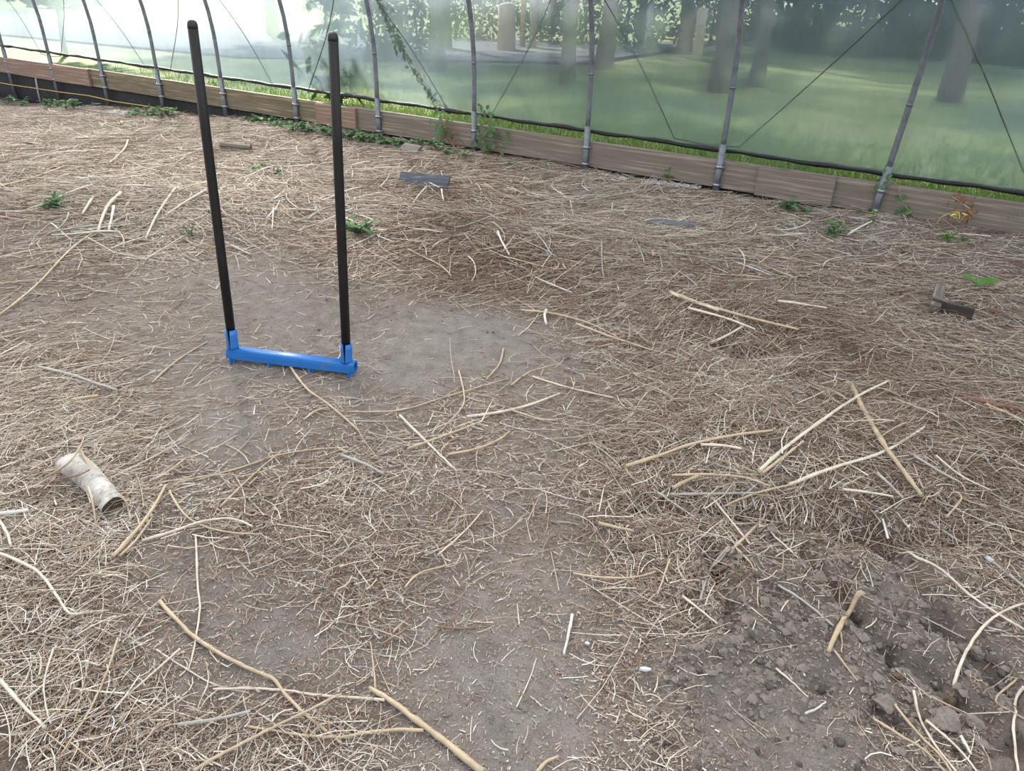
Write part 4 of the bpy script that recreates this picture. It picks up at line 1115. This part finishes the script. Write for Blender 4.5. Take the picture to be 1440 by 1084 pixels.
# ------------------------------------------------------------------ small finds on the floor
def slab(name, p0, p1, wid, th, m, label, cat, curve=0.0, split=0, tilt=0.0, bury=.3):
    """a plank-like piece from p0 to p1"""
    root = empty(name, (p0+p1)/2, label, cat); L = along(root, p0, p1)
    root.matrix_world = root.matrix_world @ Matrix.Rotation(tilt, 4, 'X')
    bm = bmesh.new(); n = 12; rr = random.Random(int(L*1000)); rings = []
    for i in range(n+1):
        x = -L/2 + L*i/n; up = -curve*math.cos(math.pi*i/n*1.0)
        e = .003*rr.uniform(-1, 1)
        rings.append([bm.verts.new((x + (.008*rr.uniform(-1, 1) if i in (0, n) else 0), y*(wid+e), z*th + up + .15*th*math.cos(y*3))) for y, z in ((-.5, -.5), (-.17, -.4), (.17, -.4), (.5, -.5), (.5, .5), (.17, .62), (-.17, .62), (-.5, .5))])
    for r0, r1 in zip(rings[:-1], rings[1:]):
        for k in range(8): bm.faces.new((r0[k], r0[(k+1) % 8], r1[(k+1) % 8], r1[k]))
    bm.faces.new(rings[0]); bm.faces.new(rings[-1]); bmesh.ops.recalc_face_normals(bm, faces=bm.faces)
    me = bpy.data.meshes.new('body'); bm.to_mesh(me); bm.free()
    return root, me, L
def slab_one(*a, **k):
    root, me, L = slab(*a, **k); m = a[5]
    o = link(a[0], me, m); o.matrix_world = root.matrix_world; tag(o, root['label'], root['category'])
    bpy.data.objects.remove(root); return o, L
slab_one('bark_slab', at(563, 249, .05), at(632, 258, .045), .10, .022, M_SLAB, 'blue grey slab of wood lying on straw in front of the fifth rib', 'wood slab', curve=.018, tilt=.95)
slab_one('metal_strip', at(910, 314, .02), at(980, 318, .012), .055, .012, M_SLAB, 'narrow dark grey strip half sunk in straw in front of the boards', 'strip', tilt=.9)
o, L = slab_one('log_piece', at(311, 206, .035), at(353, 210, .035), .075, .06, M_GREYW, 'short grey brown log piece lying between the two black handles far back', 'log piece', tilt=.3)
slab_one('roof_tile', at(566, 206, .03), at(590, 211, .03), .10, .02, M_GREYW, 'flat grey piece in the green leaves by the foot of the boards', 'flat piece', tilt=.5)

# broken box corner on the right
M_GREYD = wood('dark grey wood', lin(70, 62, 58), lin(104, 94, 88))
rt = empty('broken_crate', at(1335, 440, 0), 'broken corner of an old grey crate sunk in the ground near the right edge', 'crate')
def plank(p0, p1, up, wid, th, m, name='plank'):
    ex = (p1-p0); L = ex.length; ex = ex.normalized(); ez = up.normalized(); ey = ez.cross(ex).normalized(); ez = ex.cross(ey)
    bm = bmesh.new(); bmesh.ops.create_cube(bm, size=1)
    bmesh.ops.subdivide_edges(bm, edges=[e for e in bm.edges if abs((e.verts[0].co-e.verts[1].co).x) > .5], cuts=4)
    rr = random.Random(int(L*999))
    for v in bm.verts: v.co = Vector((v.co.x*L, v.co.y*th + rr.uniform(-.001, .001), v.co.z*wid + rr.uniform(-.003, .003)))
    me = bpy.data.meshes.new(name); bm.to_mesh(me); bm.free()
    o = link(name, me, m, rt)
    M = Matrix((ex, ey, ez)).transposed().to_4x4(); M.translation = (p0+p1)/2 - rt.location; o.matrix_basis = M
    return o
q0, q1 = at(1306, 438, .0), at(1366, 450, .0)
plank(q0 + Vector((0, 0, .03)), q1 + Vector((0, 0, .02)), Vector((0, -.3, 1)), .10, .018, M_GREYD)
q2 = at(1318, 404, .03)
pl = plank(at(1315, 432, .055), at(1322, 402, .05), Vector((1, .1, .1)).cross(Vector((0, 1, .3))) , .02, .052, M_GREYW); pl['label'] = 'pale grey plank'
plank(q1 + Vector((0, .0, .045)), q0 + Vector((0, 0.0, .085)), Vector((0, 0, 1)), .012, .03, M_GREYW)
plank(at(1330, 425, -.02), at(1362, 435, -.02), Vector((0, .3, 1)), .06, .02, M_GREYW)

# brown stick and thin one on the right edge, grey pipe below
def rod(name, pts, r, m, label, cat, z=None, side=10):
    P = smooth_path([at(px, py, (z or r*1.3)) for px, py in pts], 4)
    rr = random.Random(len(label))
    o = link(name, pipe_mesh(name, P, [r*(1+.06*rr.uniform(-1, 1)) for _ in P], side, P[0]), m); o.location = P[0]
    tag(o, label, cat); return o
stk = rod('branch', [(1350, 557), (1372, 562), (1400, 569), (1440, 577), (1500, 590)], .0125, M_RUST, 'thick brown branch coming in from the right edge', 'branch', .022)
rod('branch', [(1386, 568), (1410, 578), (1440, 592), (1480, 612)], .005, M_STK['tan'], 'thinner tan branch forking below the thick brown branch at the right edge', 'branch', .026)
g = rod('thin_pipe', [(1302, 730), (1350, 762), (1392, 787), (1440, 825), (1480, 858)], .0045, M_STK['grey'], 'thin grey pipe lying straight towards the right edge above the clods', 'pipe', .012)
cpl = link('joint', pipe_mesh('joint', [at(1387, 783, .013) - g.location, at(1396, 790, .013) - g.location], .0085, 10), M_WHITEP, g)

# pebbles and scraps
def pebble(px, py, s, m, label, cat='stone', name='stone', sq=(1, .8, .5), seed=1):
    p = at(px, py); o = link(name, blob_mesh(name, s, seed, .25, 2, sq), m); o.location = (p.x, p.y, p.z + s*sq[2]*.5); tag(o, label, cat); return o
pebble(153, 743, .013, M_WHITEP, 'pale bluish scrap of plastic just below the end of the log', 'scrap', 'plastic_scrap', (1, .9, .35), 4)
pebble(163, 755, .014, M_STONE, 'small rounded stone below the log next to the bluish scrap', seed=5)
pebble(826, 905, .009, M_WHITEP, 'small white pebble right of the white peeled stick', seed=6)
pebble(906, 942, .015, M_WHITEP, 'crumpled pale scrap on bare soil at lower centre right', 'scrap', 'paper_scrap', (1.3, .7, .3), 7)
pebble(1027, 886, .007, M_WHITEP, 'tiny white pebble in the dark cleft of the dug soil', seed=8)
pebble(593, 214, .06, M_STONE, 'rounded grey stone before the green leaves near the fifth rib', seed=9)
pebble(514, 679, .008, M_BLUE, 'tiny dark blue pebble in the middle foreground', seed=10)
pebble(245, 389, .018, M_STONE, 'small grey stone on bare soil left of the left black handle', seed=11)
pebble(1430, 465, .03, M_ORANGE, 'orange brown crumpled leaf at the right edge by the sunken crate', 'leaf', 'dead_leaf', (1, .7, .35), 12)
pebble(1397, 441, .028, M_BROWNL, 'orange brown dead leaf right of the sunken crate', 'leaf', 'dead_leaf', (.6, .6, .9), 13)
pebble(62, 1056, .010, M_ORANGE, 'small orange leaf scrap near the bottom left corner', 'leaf', 'dead_leaf', (1, .8, .4), 14)
pebble(1035, 812, .009, M_BROWNL, 'small reddish crumb on the slope of dug soil', 'soil clod', 'soil_clod', (1, .7, .5), 15)
pebble(705, 555, .018, M_BROWNL, 'curled brown leaf scrap right of the crossing straws in the centre', 'leaf', 'dead_leaf', (1, .6, .5), 16)

# gravel by the boards
def gravel(px0, px1, py, n, seed, label):
    rg = np.random.default_rng(seed); V = []; F = []
    a, b_ = at(px0, py[0]), at(px1, py[1])
    for k in range(n):
        t_ = rg.uniform(); p = a.lerp(b_, t_) + Vector((NN[0], NN[1], 0))*rg.normal(0, .05)
        z = hz(p.x, p.y); s = .010*math.exp(rg.normal(0, .3))
        vs = oc*rg.uniform(.7, 1.3, (5, 1))*s + np.array([p.x, p.y, z+.014]); V.append(vs); F.append(FF + 5*k)
    tag(link('gravel', mesh_np('gravel', np.vstack(V), np.vstack(F)), M_GRAVEL), label, 'gravel', None, 'stuff')
gravel(838, 880, (249, 255), 160, 1, 'whitish gravel spilled under the boards right of the third rib')
gravel(905, 985, (258, 266), 260, 2, 'whitish gravel spilled under the boards left of the second rib')
gravel(135, 190, (161, 162), 300, 3, 'whitish gravel patch at the foot of the black fabric far left')
gravel(300, 345, (168, 171), 220, 4, 'whitish gravel patch behind the left black handle')

# ------------------------------------------------------------------ weeds, one thing each
def leaf(V, F, p, dirv, up, L, w, fold=.25, droop=.3, n=4):
    side = dirv.cross(up).normalized(); b0 = len(V)
    for i in range(n+1):
        t_ = i/n; c = p + dirv*(L*t_) - Vector((0, 0, 1))*(droop*L*t_*t_)
        ww = w*math.sin(math.pi*min(1, .08 + t_*.92))**.8*(.5 if i == 0 else 1)
        if i == n: ww = w*.06
        nn = side.cross(dirv)
        V += [c - side*ww/2 + up*fold*ww*.5, c, c + side*ww/2 + up*fold*ww*.5]
    for i in range(n):
        k = b0+3*i; F += [(k, k+1, k+4, k+3), (k+1, k+2, k+5, k+4)]
def weed(pos, r, h, m, label, group, seed, nl=14, lw=.55, cat='weed', name='weed', tags=True):
    rr = random.Random(seed); root = empty(name, pos, label, cat, group)
    V, F, SV = [], [], []
    ns = max(3, nl//4)
    sm = []
    for s in range(ns):
        a = rr.uniform(0, 6.28); tip = Vector((math.cos(a)*r*rr.uniform(.2, .8), math.sin(a)*r*rr.uniform(.2, .8), h*rr.uniform(.5, 1)))
        st = [Vector((0, 0, -.01)), tip*.5 + Vector((0, 0, .1*h)), tip]
        sm.append(st)
        for l in range(max(2, nl//ns)):
            t_ = rr.uniform(.35, 1); p = st[0].lerp(tip, t_)
            aa = rr.uniform(0, 6.28); el = rr.uniform(-.1, .7)
            d_ = Vector((math.cos(aa)*math.cos(el), math.sin(aa)*math.cos(el), math.sin(el)))
            L = r*rr.uniform(.35, .7)
            leaf(V, F, p, d_, Vector((0, 0, 1)) if el < .6 else Vector((1, 0, 0)), L, L*lw)
    me = bpy.data.meshes.new('foliage'); me.from_pydata([tuple(v) for v in V], [], F); me.update()
    o = link('foliage', me, m, root)
    SP = np.array([[tuple(p) for p in st] for st in sm]); SR = np.full((ns, 3), .0018 + .01*r)
    v_, f_ = tubes(SP, SR, 4); link('stem', mesh_np('stem', v_, f_), m, root)
    return root
GL = 'low leafy weeds along the foot of the boards'
def wl(px, py, r, h, m, lab, seed, nl=16, lw=.55, grp=None): return weed(at(px, py), r, h, m, lab, grp, seed, nl, lw)
rr = random.Random(21)
for i, (px, py) in enumerate([(352, 172), (364, 175), (378, 176), (390, 180), (402, 182), (415, 186), (428, 186), (440, 188), (452, 191), (465, 193), (480, 196), (494, 197), (508, 199), (520, 201), (532, 203), (546, 204), (560, 207), (572, 208)]):
    wl(px, py, .13, .10, M_WEED, 'low leafy green weed in the row under the boards between the handles', 300+i, 20, .7, GL)
for i, (px, py) in enumerate([(590, 206), (606, 210), (618, 213), (632, 218), (648, 222)]):
    wl(px, py, .11, .10, M_WEED, 'dark leafy weed at the foot of the boards left of the fourth rib', 330+i, 14, .6, 'weeds left of the fourth rib')
for i, (px, py) in enumerate([(70, 150), (80, 152), (92, 154), (104, 153), (190, 164), (205, 165), (215, 166), (226, 167), (238, 166), (10, 147), (30, 149)]):
    wl(px, py, .16, .13, M_WEED, 'grey green weed at the foot of the black fabric on the far left', 350+i, 16, .55, 'weeds at the foot of the black fabric')
wl(935, 256, .13, .15, M_WEEDB, 'bright feathery green weed before the boards left of the second rib', 1, 40, .25)
wl(1105, 296, .14, .08, M_WEED, 'spreading green weed at the foot of the boards right of the second rib', 2, 26, .4)
wl(1126, 300, .10, .06, M_WEED, 'small weed just right of the spreading one', 3, 14, .5)
wl(1175, 333, .12, .08, M_WEED, 'dark green leafy weed on the straw left of the first rib', 4, 22, .6)
wl(1182, 318, .06, .04, M_WEEDB, 'tiny weed behind the dark green one', 5, 8, .6)
wl(1222, 300, .09, .05, M_WEEDB, 'yellowish green weed at the foot of the first rib', 6, 18, .5)
wl(1230, 312, .07, .04, M_WEED, 'small dull weed in front of the first rib', 7, 10, .5)
wl(1335, 338, .09, .06, M_WEEDB, 'bright green ferny weed right of the first rib', 8, 30, .3)
wl(1356, 340, .06, .04, M_WEEDB, 'smaller bright weed beside the ferny one', 9, 14, .35)
wl(1403, 314, .06, .04, M_WEEDL, 'light green broad leaf weed by the boards near the right edge', 10, 6, .9)
wl(720, 236, .08, .06, M_WEED, 'weed at the foot of the boards just right of the fourth rib', 11, 14)
wl(738, 263, .06, .04, M_WEEDL, 'small light green seedling on the straw right of the fourth rib', 12, 7, .8)
wl(717, 251, .05, .03, M_WEEDL, 'tiny light green seedling nearer the fourth rib', 13, 5, .9)
wl(765, 236, .06, .05, M_WEEDL, 'light green seedling before the boards left of the third rib', 14, 6, .8)
wl(773, 270, .04, .03, M_WEED, 'single small green leaf cluster on the straw below the third rib', 15, 5, .8)
wl(813, 283, .06, .03, M_WEEDB, 'small green weed among straw left below the third rib foot', 16, 9, .5)
wl(505, 330, .17, .10, M_WEED, 'greyish green weed on the straw just right of the right black handle', 17, 34, .35)
wl(547, 340, .05, .04, M_WEEDB, 'tiny green shoot right of the greyish weed', 18, 6, .4)
wl(85, 293, .16, .10, M_WEED, 'green weed in the straw bank at the left edge', 19, 24, .35)
wl(268, 333, .08, .08, M_WEED, 'pale green tuft left of the left black handle', 20, 12, .4)
wl(360, 238, .12, .05, M_WEEDB, 'green weed in the straw between the handles farther back', 21, 14, .5)
wl(385, 248, .12, .05, M_WEED, 'green weed right of it between the two handles', 22, 12, .5)
wl(143, 212, .10, .05, M_WEED, 'small weed in the sunlit straw far left', 23, 9, .5)
wl(173, 176, .08, .05, M_YLEAF, 'yellow flowering weed in the sunlit straw', 24, 9, .7)
wl(155, 179, .08, .05, M_WEEDB, 'yellow green weed left of the yellow one', 25, 10, .6)
wl(258, 182, .09, .05, M_WEEDB, 'yellow green weed in the straw behind the left black handle', 26, 8, .5)
wl(1317, 497, .03, .03, M_WEED, 'small dark green leaf pair on straw near the right edge', 27, 5, .9)
wl(1345, 498, .03, .03, M_WEED, 'small leaf cluster right of the dark leaf pair', 28, 4, .9)
wl(1414, 624, .03, .02, M_WEED, 'bluish green leaf lying below the brown branch at the right edge', 29, 4, .8)
wl(1432, 602, .05, .03, M_WEED, 'bluish green leaves under the brown branch at the right edge', 30, 7, .8)
for i, (px, py) in enumerate([(40, 205), (98, 236), (142, 236), (205, 262), (228, 246), (262, 262), (300, 240), (330, 262), (402, 240), (415, 262), (440, 226), (372, 262), (232, 250), (445, 262)]):
    wl(px, py, .07, .04, M_WEED if i % 3 else M_WEEDB, 'tiny green weed sprouting through the left straw bank', 400+i, 7, .5, 'tiny weeds in the left straw bank')
wl(30, 240, .09, .05, M_WEED, 'green weed in the sunlit straw at the left edge', 31, 9, .5)

# squash seedling: two big leaves
sd = empty('seedling', at(1372, 408), 'light green seedling with two lobed leaves behind the sunken crate', 'seedling')
for k, (ang, L, el) in enumerate(((.05, .115, .40), (2.6, .095, .60))):
    V, F = [], []
    n = 10
    V.append(Vector((0, 0, 0)))
    d_ = Vector((math.cos(ang), math.sin(ang), 0)); s_v = Vector((-d_.y, d_.x, 0))
    for i in range(n+1):
        a = -2.4 + 4.8*i/n; rad_ = L*.5*(1 + .18*math.cos(5*a))
        q = d_*(L*.5 + rad_*math.cos(a)) + s_v*rad_*.75*math.sin(a)
        q.z = q.length*math.tan(el)*.6 + .010*abs(math.sin(a)); V.append(q)
    F = [(0, i, i+1) for i in range(1, n+1)]
    me = bpy.data.meshes.new('leaf'); me.from_pydata([tuple(v + Vector((0, 0, .03))) for v in V], [], F); me.update()
    link('leaf', me, M_WEEDB, sd)
link('stem', pipe_mesh('stem', [Vector((0, 0, -.01)), Vector((0, 0, .03))], .003, 6), M_WEEDL, sd)

# vines
def vine(pts, r, nleaf, lsize, label, ml, ms, seed, off=.05, spread=.03, onwall=True):
    rr = random.Random(seed)
    P = []
    for px, py in pts:
        u, z = at_wall(px, py, off); P.append(WP(u, off, z))
    P = smooth_path(P, 5)
    root = empty('vine', P[0], label, 'vine')
    link('stem', pipe_mesh('stem', P, r, 6, P[0]), ms, root)
    V, F = [], []
    for k in range(nleaf):
        p = rr.choice(P) - P[0] + Vector((rr.gauss(0, spread), rr.gauss(0, spread), rr.gauss(0, spread)))
        a = rr.uniform(0, 6.28); d_ = Vector((math.cos(a)*DD[0], math.cos(a)*DD[1], math.sin(a)-.4)).normalized()
        leaf(V, F, p, d_, Vector((NN[0], NN[1], .2)).normalized(), lsize*rr.uniform(.7, 1.3), lsize*.7)
    me = bpy.data.meshes.new('foliage'); me.from_pydata([tuple(v) for v in V], [], F); me.update(); link('foliage', me, ml, root)
    return root
M_BRST = M_STK['brown']
vine([(626, 222), (622, 200), (628, 182), (620, 165)], .004, 34, .06, 'climbing vine on the boards between the fifth and fourth ribs', M_WEED, M_BRST, 1, .05, .045)
vine([(640, 205), (630, 190), (636, 175)], .004, 14, .045, 'brown withered vine beside the green one on the boards', M_BROWNL, M_BRST, 11, .05, .035)
vine([(672, 222), (680, 200), (676, 180), (690, 165)], .004, 40, .055, 'leafy vine twining around the foot of the fourth rib', M_WEED, M_BRST, 2, .06, .05)
vine([(690, 215), (695, 195), (705, 180)], .003, 24, .05, 'dark leaved vine on the board right of the fourth rib', M_WEED, M_BRST, 3, .05, .05)
vine([(1292, 325), (1285, 305), (1268, 283), (1262, 262), (1248, 250)], .004, 26, .05, 'thin vine climbing the board right of the first rib', M_WEED, M_BRST, 4, .05, .04)
vine([(1312, 327), (1322, 307), (1336, 300)], .0035, 3, .03, 'bare curved stem at the foot of the boards right of the first rib', M_BROWNL, M_STK['tan'], 5, .10, .01)
vine([(1365, 310), (1358, 292), (1350, 284), (1342, 280)], .004, 12, .045, 'withered vine tuft against the boards near the right edge', M_BROWNL, M_BRST, 6, .08, .03)
vine([(1340, 277), (1362, 292), (1372, 300)], .003, 6, .03, 'dead stem crossing the withered tuft near the right edge', M_BROWNL, M_STK['tan'], 7, .08, .02)
vine([(624, 152), (600, 120), (575, 85), (560, 55), (545, 25), (535, 0), (530, -20)], .005, 120, .05, 'vine creeping up the rope outside the film between the fifth and fourth ribs', M_HEDGE, M_BRST, 8, -.10, .02)
vine([(668, 150), (690, 172), (700, 190)], .003, 8, .04, 'short vine end hanging over the board top at the fourth rib', M_WEED, M_BRST, 9, .04, .03)
yl = weed(at(1346, 322) + Vector((0, 0, .06)), .10, .06, M_YLEAF, 'folded yellow leaf standing at the foot of the boards near the right edge', None, 90, 3, .7, 'leaf', 'yellow_leaf')

# ------------------------------------------------------------------ outside the film
def LW(u, w, z=None):
    """w metres beyond the wall"""
    p = WP(u, -w, 0); p.z = float(lawn_z(np.array([u]), np.array([w]))[0]) if z is None else z; return p
rg = np.random.default_rng(8)
n = 52000
u = rg.uniform(-3, 13.8, n); w = .06 + rg.exponential(.8, n); w = np.clip(w, .06, 6)
pz = lawn_z(u, w)
bx_, by_ = P0[0] + u*STEP[0] - w*NN[0], P0[1] + u*STEP[1] - w*NN[1]
a = rg.uniform(0, 6.28, n); hgt = rg.uniform(.05, .13, n)*np.where(w < .5, 1.15, 1); wd = rg.uniform(.004, .009, n)
ln_ = rg.normal(0, .05, (n, 2))
V = np.empty((n, 3, 3))
V[:, 0] = np.c_[bx_ - np.cos(a)*wd, by_ - np.sin(a)*wd, pz-.01]; V[:, 1] = np.c_[bx_ + np.cos(a)*wd, by_ + np.sin(a)*wd, pz-.01]
V[:, 2] = np.c_[bx_ + ln_[:, 0], by_ + ln_[:, 1], pz + hgt]
tag(link('grass', mesh_np('grass', V.reshape(-1, 3), np.arange(n*3).reshape(-1, 3)), M_GRASS), 'bright green grass blades growing just outside the tunnel wall', 'grass', None, 'stuff')

def crown(n, rad, size, seed, flat_=.8):
    rg = np.random.default_rng(seed)
    cl = rg.normal(0, .55, (26, 3))*rad*np.array([1, 1, flat_]); cl *= np.clip(1.0/(np.linalg.norm(cl, axis=1, keepdims=True)/rad+1e-6), 0, 1)
    c = cl[rg.integers(0, 26, n)] + rg.normal(0, .22, (n, 3))*rad
    d1 = rg.normal(size=(n, 3)); d1 /= np.linalg.norm(d1, axis=1, keepdims=True)
    d2 = np.cross(d1, rg.normal(size=(n, 3))); d2 /= np.linalg.norm(d2, axis=1, keepdims=True)
    s = size*rg.uniform(.6, 1.3, (n, 1))
    V = np.stack([c - d1*s, c - d2*s*.45, c + d1*s, c + d2*s*.45], 1)
    return V.reshape(-1, 3), np.arange(n*4).reshape(-1, 4)
def tree(u, w, th, tr, crad, ch, nleaf, size, label, seed, ml=None, lean_=0):
    base_ = LW(u, w); root = empty('tree', base_, label, 'tree', 'trees outside the tunnel')
    rr = random.Random(seed)
    P = [Vector((lean_*i*.3 + rr.uniform(-.05, .05), rr.uniform(-.05, .05), -.2 + (th+.2)*i/6)) for i in range(7)]
    link('trunk', pipe_mesh('trunk', P, [tr*(1.25 if i == 0 else 1 - .09*i) for i in range(7)], 12), M_BARK, root)
    v, f = crown(nleaf, crad, size, seed); v[:, 2] = v[:, 2] + ch; v[:, 2] = np.maximum(v[:, 2], th*.55)
    link('crown', mesh_np('crown', v, f), ml or M_TREE, root)
    return root
def at_lawn(px, py):
    v = ray(px, py); t = (.1-CAMH)/v.z; p = Vector((v.x*t, v.y*t, 0)); u, w = wall_uw(p.x, p.y); return float(u), -float(w)
for i, (u, w, tr, crad, ch, th, lab) in enumerate([  # tall trees added to shade the film's right half, crowns out of view
    (2.6, 5.6, .16, 2.3, 7.2, 5.0, 'added tall tree outside the film shading its right half, nearest the fourth rib'),
    (4.9, 7.4, .16, 2.4, 7.4, 5.0, 'added tall shade tree outside the film behind the ribs left of the right black handle'),
    (7.2, 6.0, .16, 2.3, 7.2, 5.0, 'added tall shade tree outside the film behind the left black handle'),
    (.2, 7.0, .16, 2.4, 7.4, 5.0, 'added tall shade tree outside the film between the third and second ribs'),
    ]):
    tree(u, w, th, tr, crad, ch, 3600, .26, lab, 90+i)
for i, (px, py, tr, crad, ch, th, lab) in enumerate([
    (800, 108, .20, 3.0, 6.5, 4.5, 'dark tree trunk beyond the film left of the third rib'),
    (1062, 116, .20, 3.2, 6.5, 4.5, 'tree beyond the film just right of the second rib'),
    (960, 62, .30, 3.5, 6.5, 4.2, 'tree far beyond the film left of the second rib'),
    (1160, 58, .30, 3.6, 6.5, 4.0, 'tree far beyond the film between the second and first ribs'),
    (1390, 70, .30, 3.4, 6.0, 3.8, 'tree beyond the film at the right edge'),
    (625, 45, .30, 3.2, 6.5, 4.5, 'tree far beyond the film left of the fourth rib'),
    (905, 38, .35, 3.6, 7.0, 4.5, 'tree far beyond the film right of the third rib'),
    (1280, 40, .3, 3.6, 6.0, 3.8, 'tree far beyond the film behind the first rib'),
    (380, 22, .35, 3.0, 6.5, 4.5, 'tree far beyond the film behind the ribs between the two handles'),
    (85, 40, .12, 1.6, 2.6, 2.0, 'small tree close outside the film at far left')]):
    u, w = at_lawn(px, py)
    tree(u, w, th, tr*.6, crad, ch, 2600, .30, lab, 60+i)
def shrub(u, w, r, hgt, seed, label, ml=None, nleaf=1400, size=.10):
    base_ = LW(u, w); root = empty('shrub', base_, label, 'shrub', 'shrubs outside the tunnel')
    v, f = crown(nleaf, r, size, seed, hgt/r*.6); v[:, 2] = np.abs(v[:, 2] + hgt*.5)
    link('foliage', mesh_np('foliage', v, f), ml or M_HEDGE, root)
    rr = random.Random(seed)
    link('stem', pipe_mesh('stem', [Vector((0, 0, -.1)), Vector((.03, .02, hgt*.5)), Vector((0, .05, hgt*.9))], [.04, .03, .01], 8), M_BARK, root)
for i, (px, py, r, hh, lab) in enumerate([
    (560, 55, 1.0, 1.4, 'blurred shrub beyond the film right of the right black handle'),
    (640, 28, 1.4, 1.6, 'blurred shrub far beyond the film left of the fourth rib'),
    (760, 40, 1.4, 1.5, 'blurred shrub beyond the film between the fourth and third ribs'),
    (880, 55, 1.3, 1.4, 'blurred shrub beyond the film right of the third rib'),
    (1000, 48, 1.4, 1.6, 'blurred shrub beyond the film left of the second rib'),
    (1110, 62, 1.3, 1.5, 'blurred shrub beyond the film right of the second rib'),
    (1190, 70, 1.3, 1.6, 'blurred shrub beyond the film left of the first rib'),
    (1275, 72, 1.3, 1.7, 'blurred shrub beyond the film behind the first rib'),
    (1360, 80, 1.2, 1.6, 'blurred shrub beyond the film right of the first rib'),
    (1430, 86, 1.2, 1.6, 'blurred shrub beyond the film at the right edge')]):
    u, w = at_lawn(px, py); shrub(u, w, r, hh, 200+i, lab)
for i in range(11):
    tree(-9 + 1.75*i*1.0, 24 + 3*math.sin(i*2.1), 2.4, .22, 2.8, 3.0, 2600, .50, 'distant tree in the line far beyond the film', 130+i)
shrub(5.25, .9, .5, 1.5, 231, 'leafy shrub pressed close outside the film between the two black handles', None, 260, .10)
# pale posts standing on the lawn
for i, (px, py, h_, r_, m, lab) in enumerate([
    (712, 52, 1.1, .22, M_PALE, 'rounded pale stump like shape beyond the film right of the fourth rib'),
    (735, 48, 1.2, .07, M_PALE, 'thin pale post beyond the film, left one of a pair'),
    (749, 50, 1.3, .09, M_PALE, 'pale post beyond the film, right one of a pair'),
    (622, 48, .9, .08, M_PALE, 'pale post far beyond the film left of the fourth rib'),
    (980, 78, 1.0, .10, M_PALE, 'pale post beyond the film left of the second rib'),
    (910, 60, 1.1, .08, M_WHITEP, 'whitish post beyond the film left of the second rib, farther one'),
    (1093, 42, .9, .09, M_ORANGE, 'orange tinged post beyond the film right of the second rib'),
    (1214, 72, 1.3, .08, M_PALE, 'pale bent post beyond the film left of the first rib')]):
    u, w = at_lawn(px, py); b0_ = LW(u, w)
    pp = [Vector((0, 0, -.1)), Vector((.01, 0, h_*.5)), Vector((.0, .02, h_*.95)), Vector((-.0, .02, h_))] if i != 7 else [Vector((0, 0, -.1)), Vector((.02, 0, h_*.6)), Vector((.0, .0, h_*.9)), Vector((-.35, .05, h_*1.15))]
    o = link('post', pipe_mesh('post', pp, [r_*1.1, r_, r_, r_*.6], 12), m); o.location = b0_; tag(o, lab, 'post')
# grey ground strip added beyond the lawn for the brightness of the left film
u0_, w0_ = at_lawn(200, 20)
V = []; 
for k in range(13):
    uu = 5.5 + 30*k/12
    for ww in (8.0, 16.0):
        p = WP(uu, -(ww - .25*k), 0); p.z = float(lawn_z(np.array([uu]), np.array([ww]))[0]) + .05; V.append(tuple(p))
tag(link('added_ground', mesh_np('added_ground', np.array(V), np.array([(2*k, 2*k+2, 2*k+3, 2*k+1) for k in range(12)])), M_ADDED_GROUND), 'added grey ground beyond the lawn on the left', None, None, 'structure')
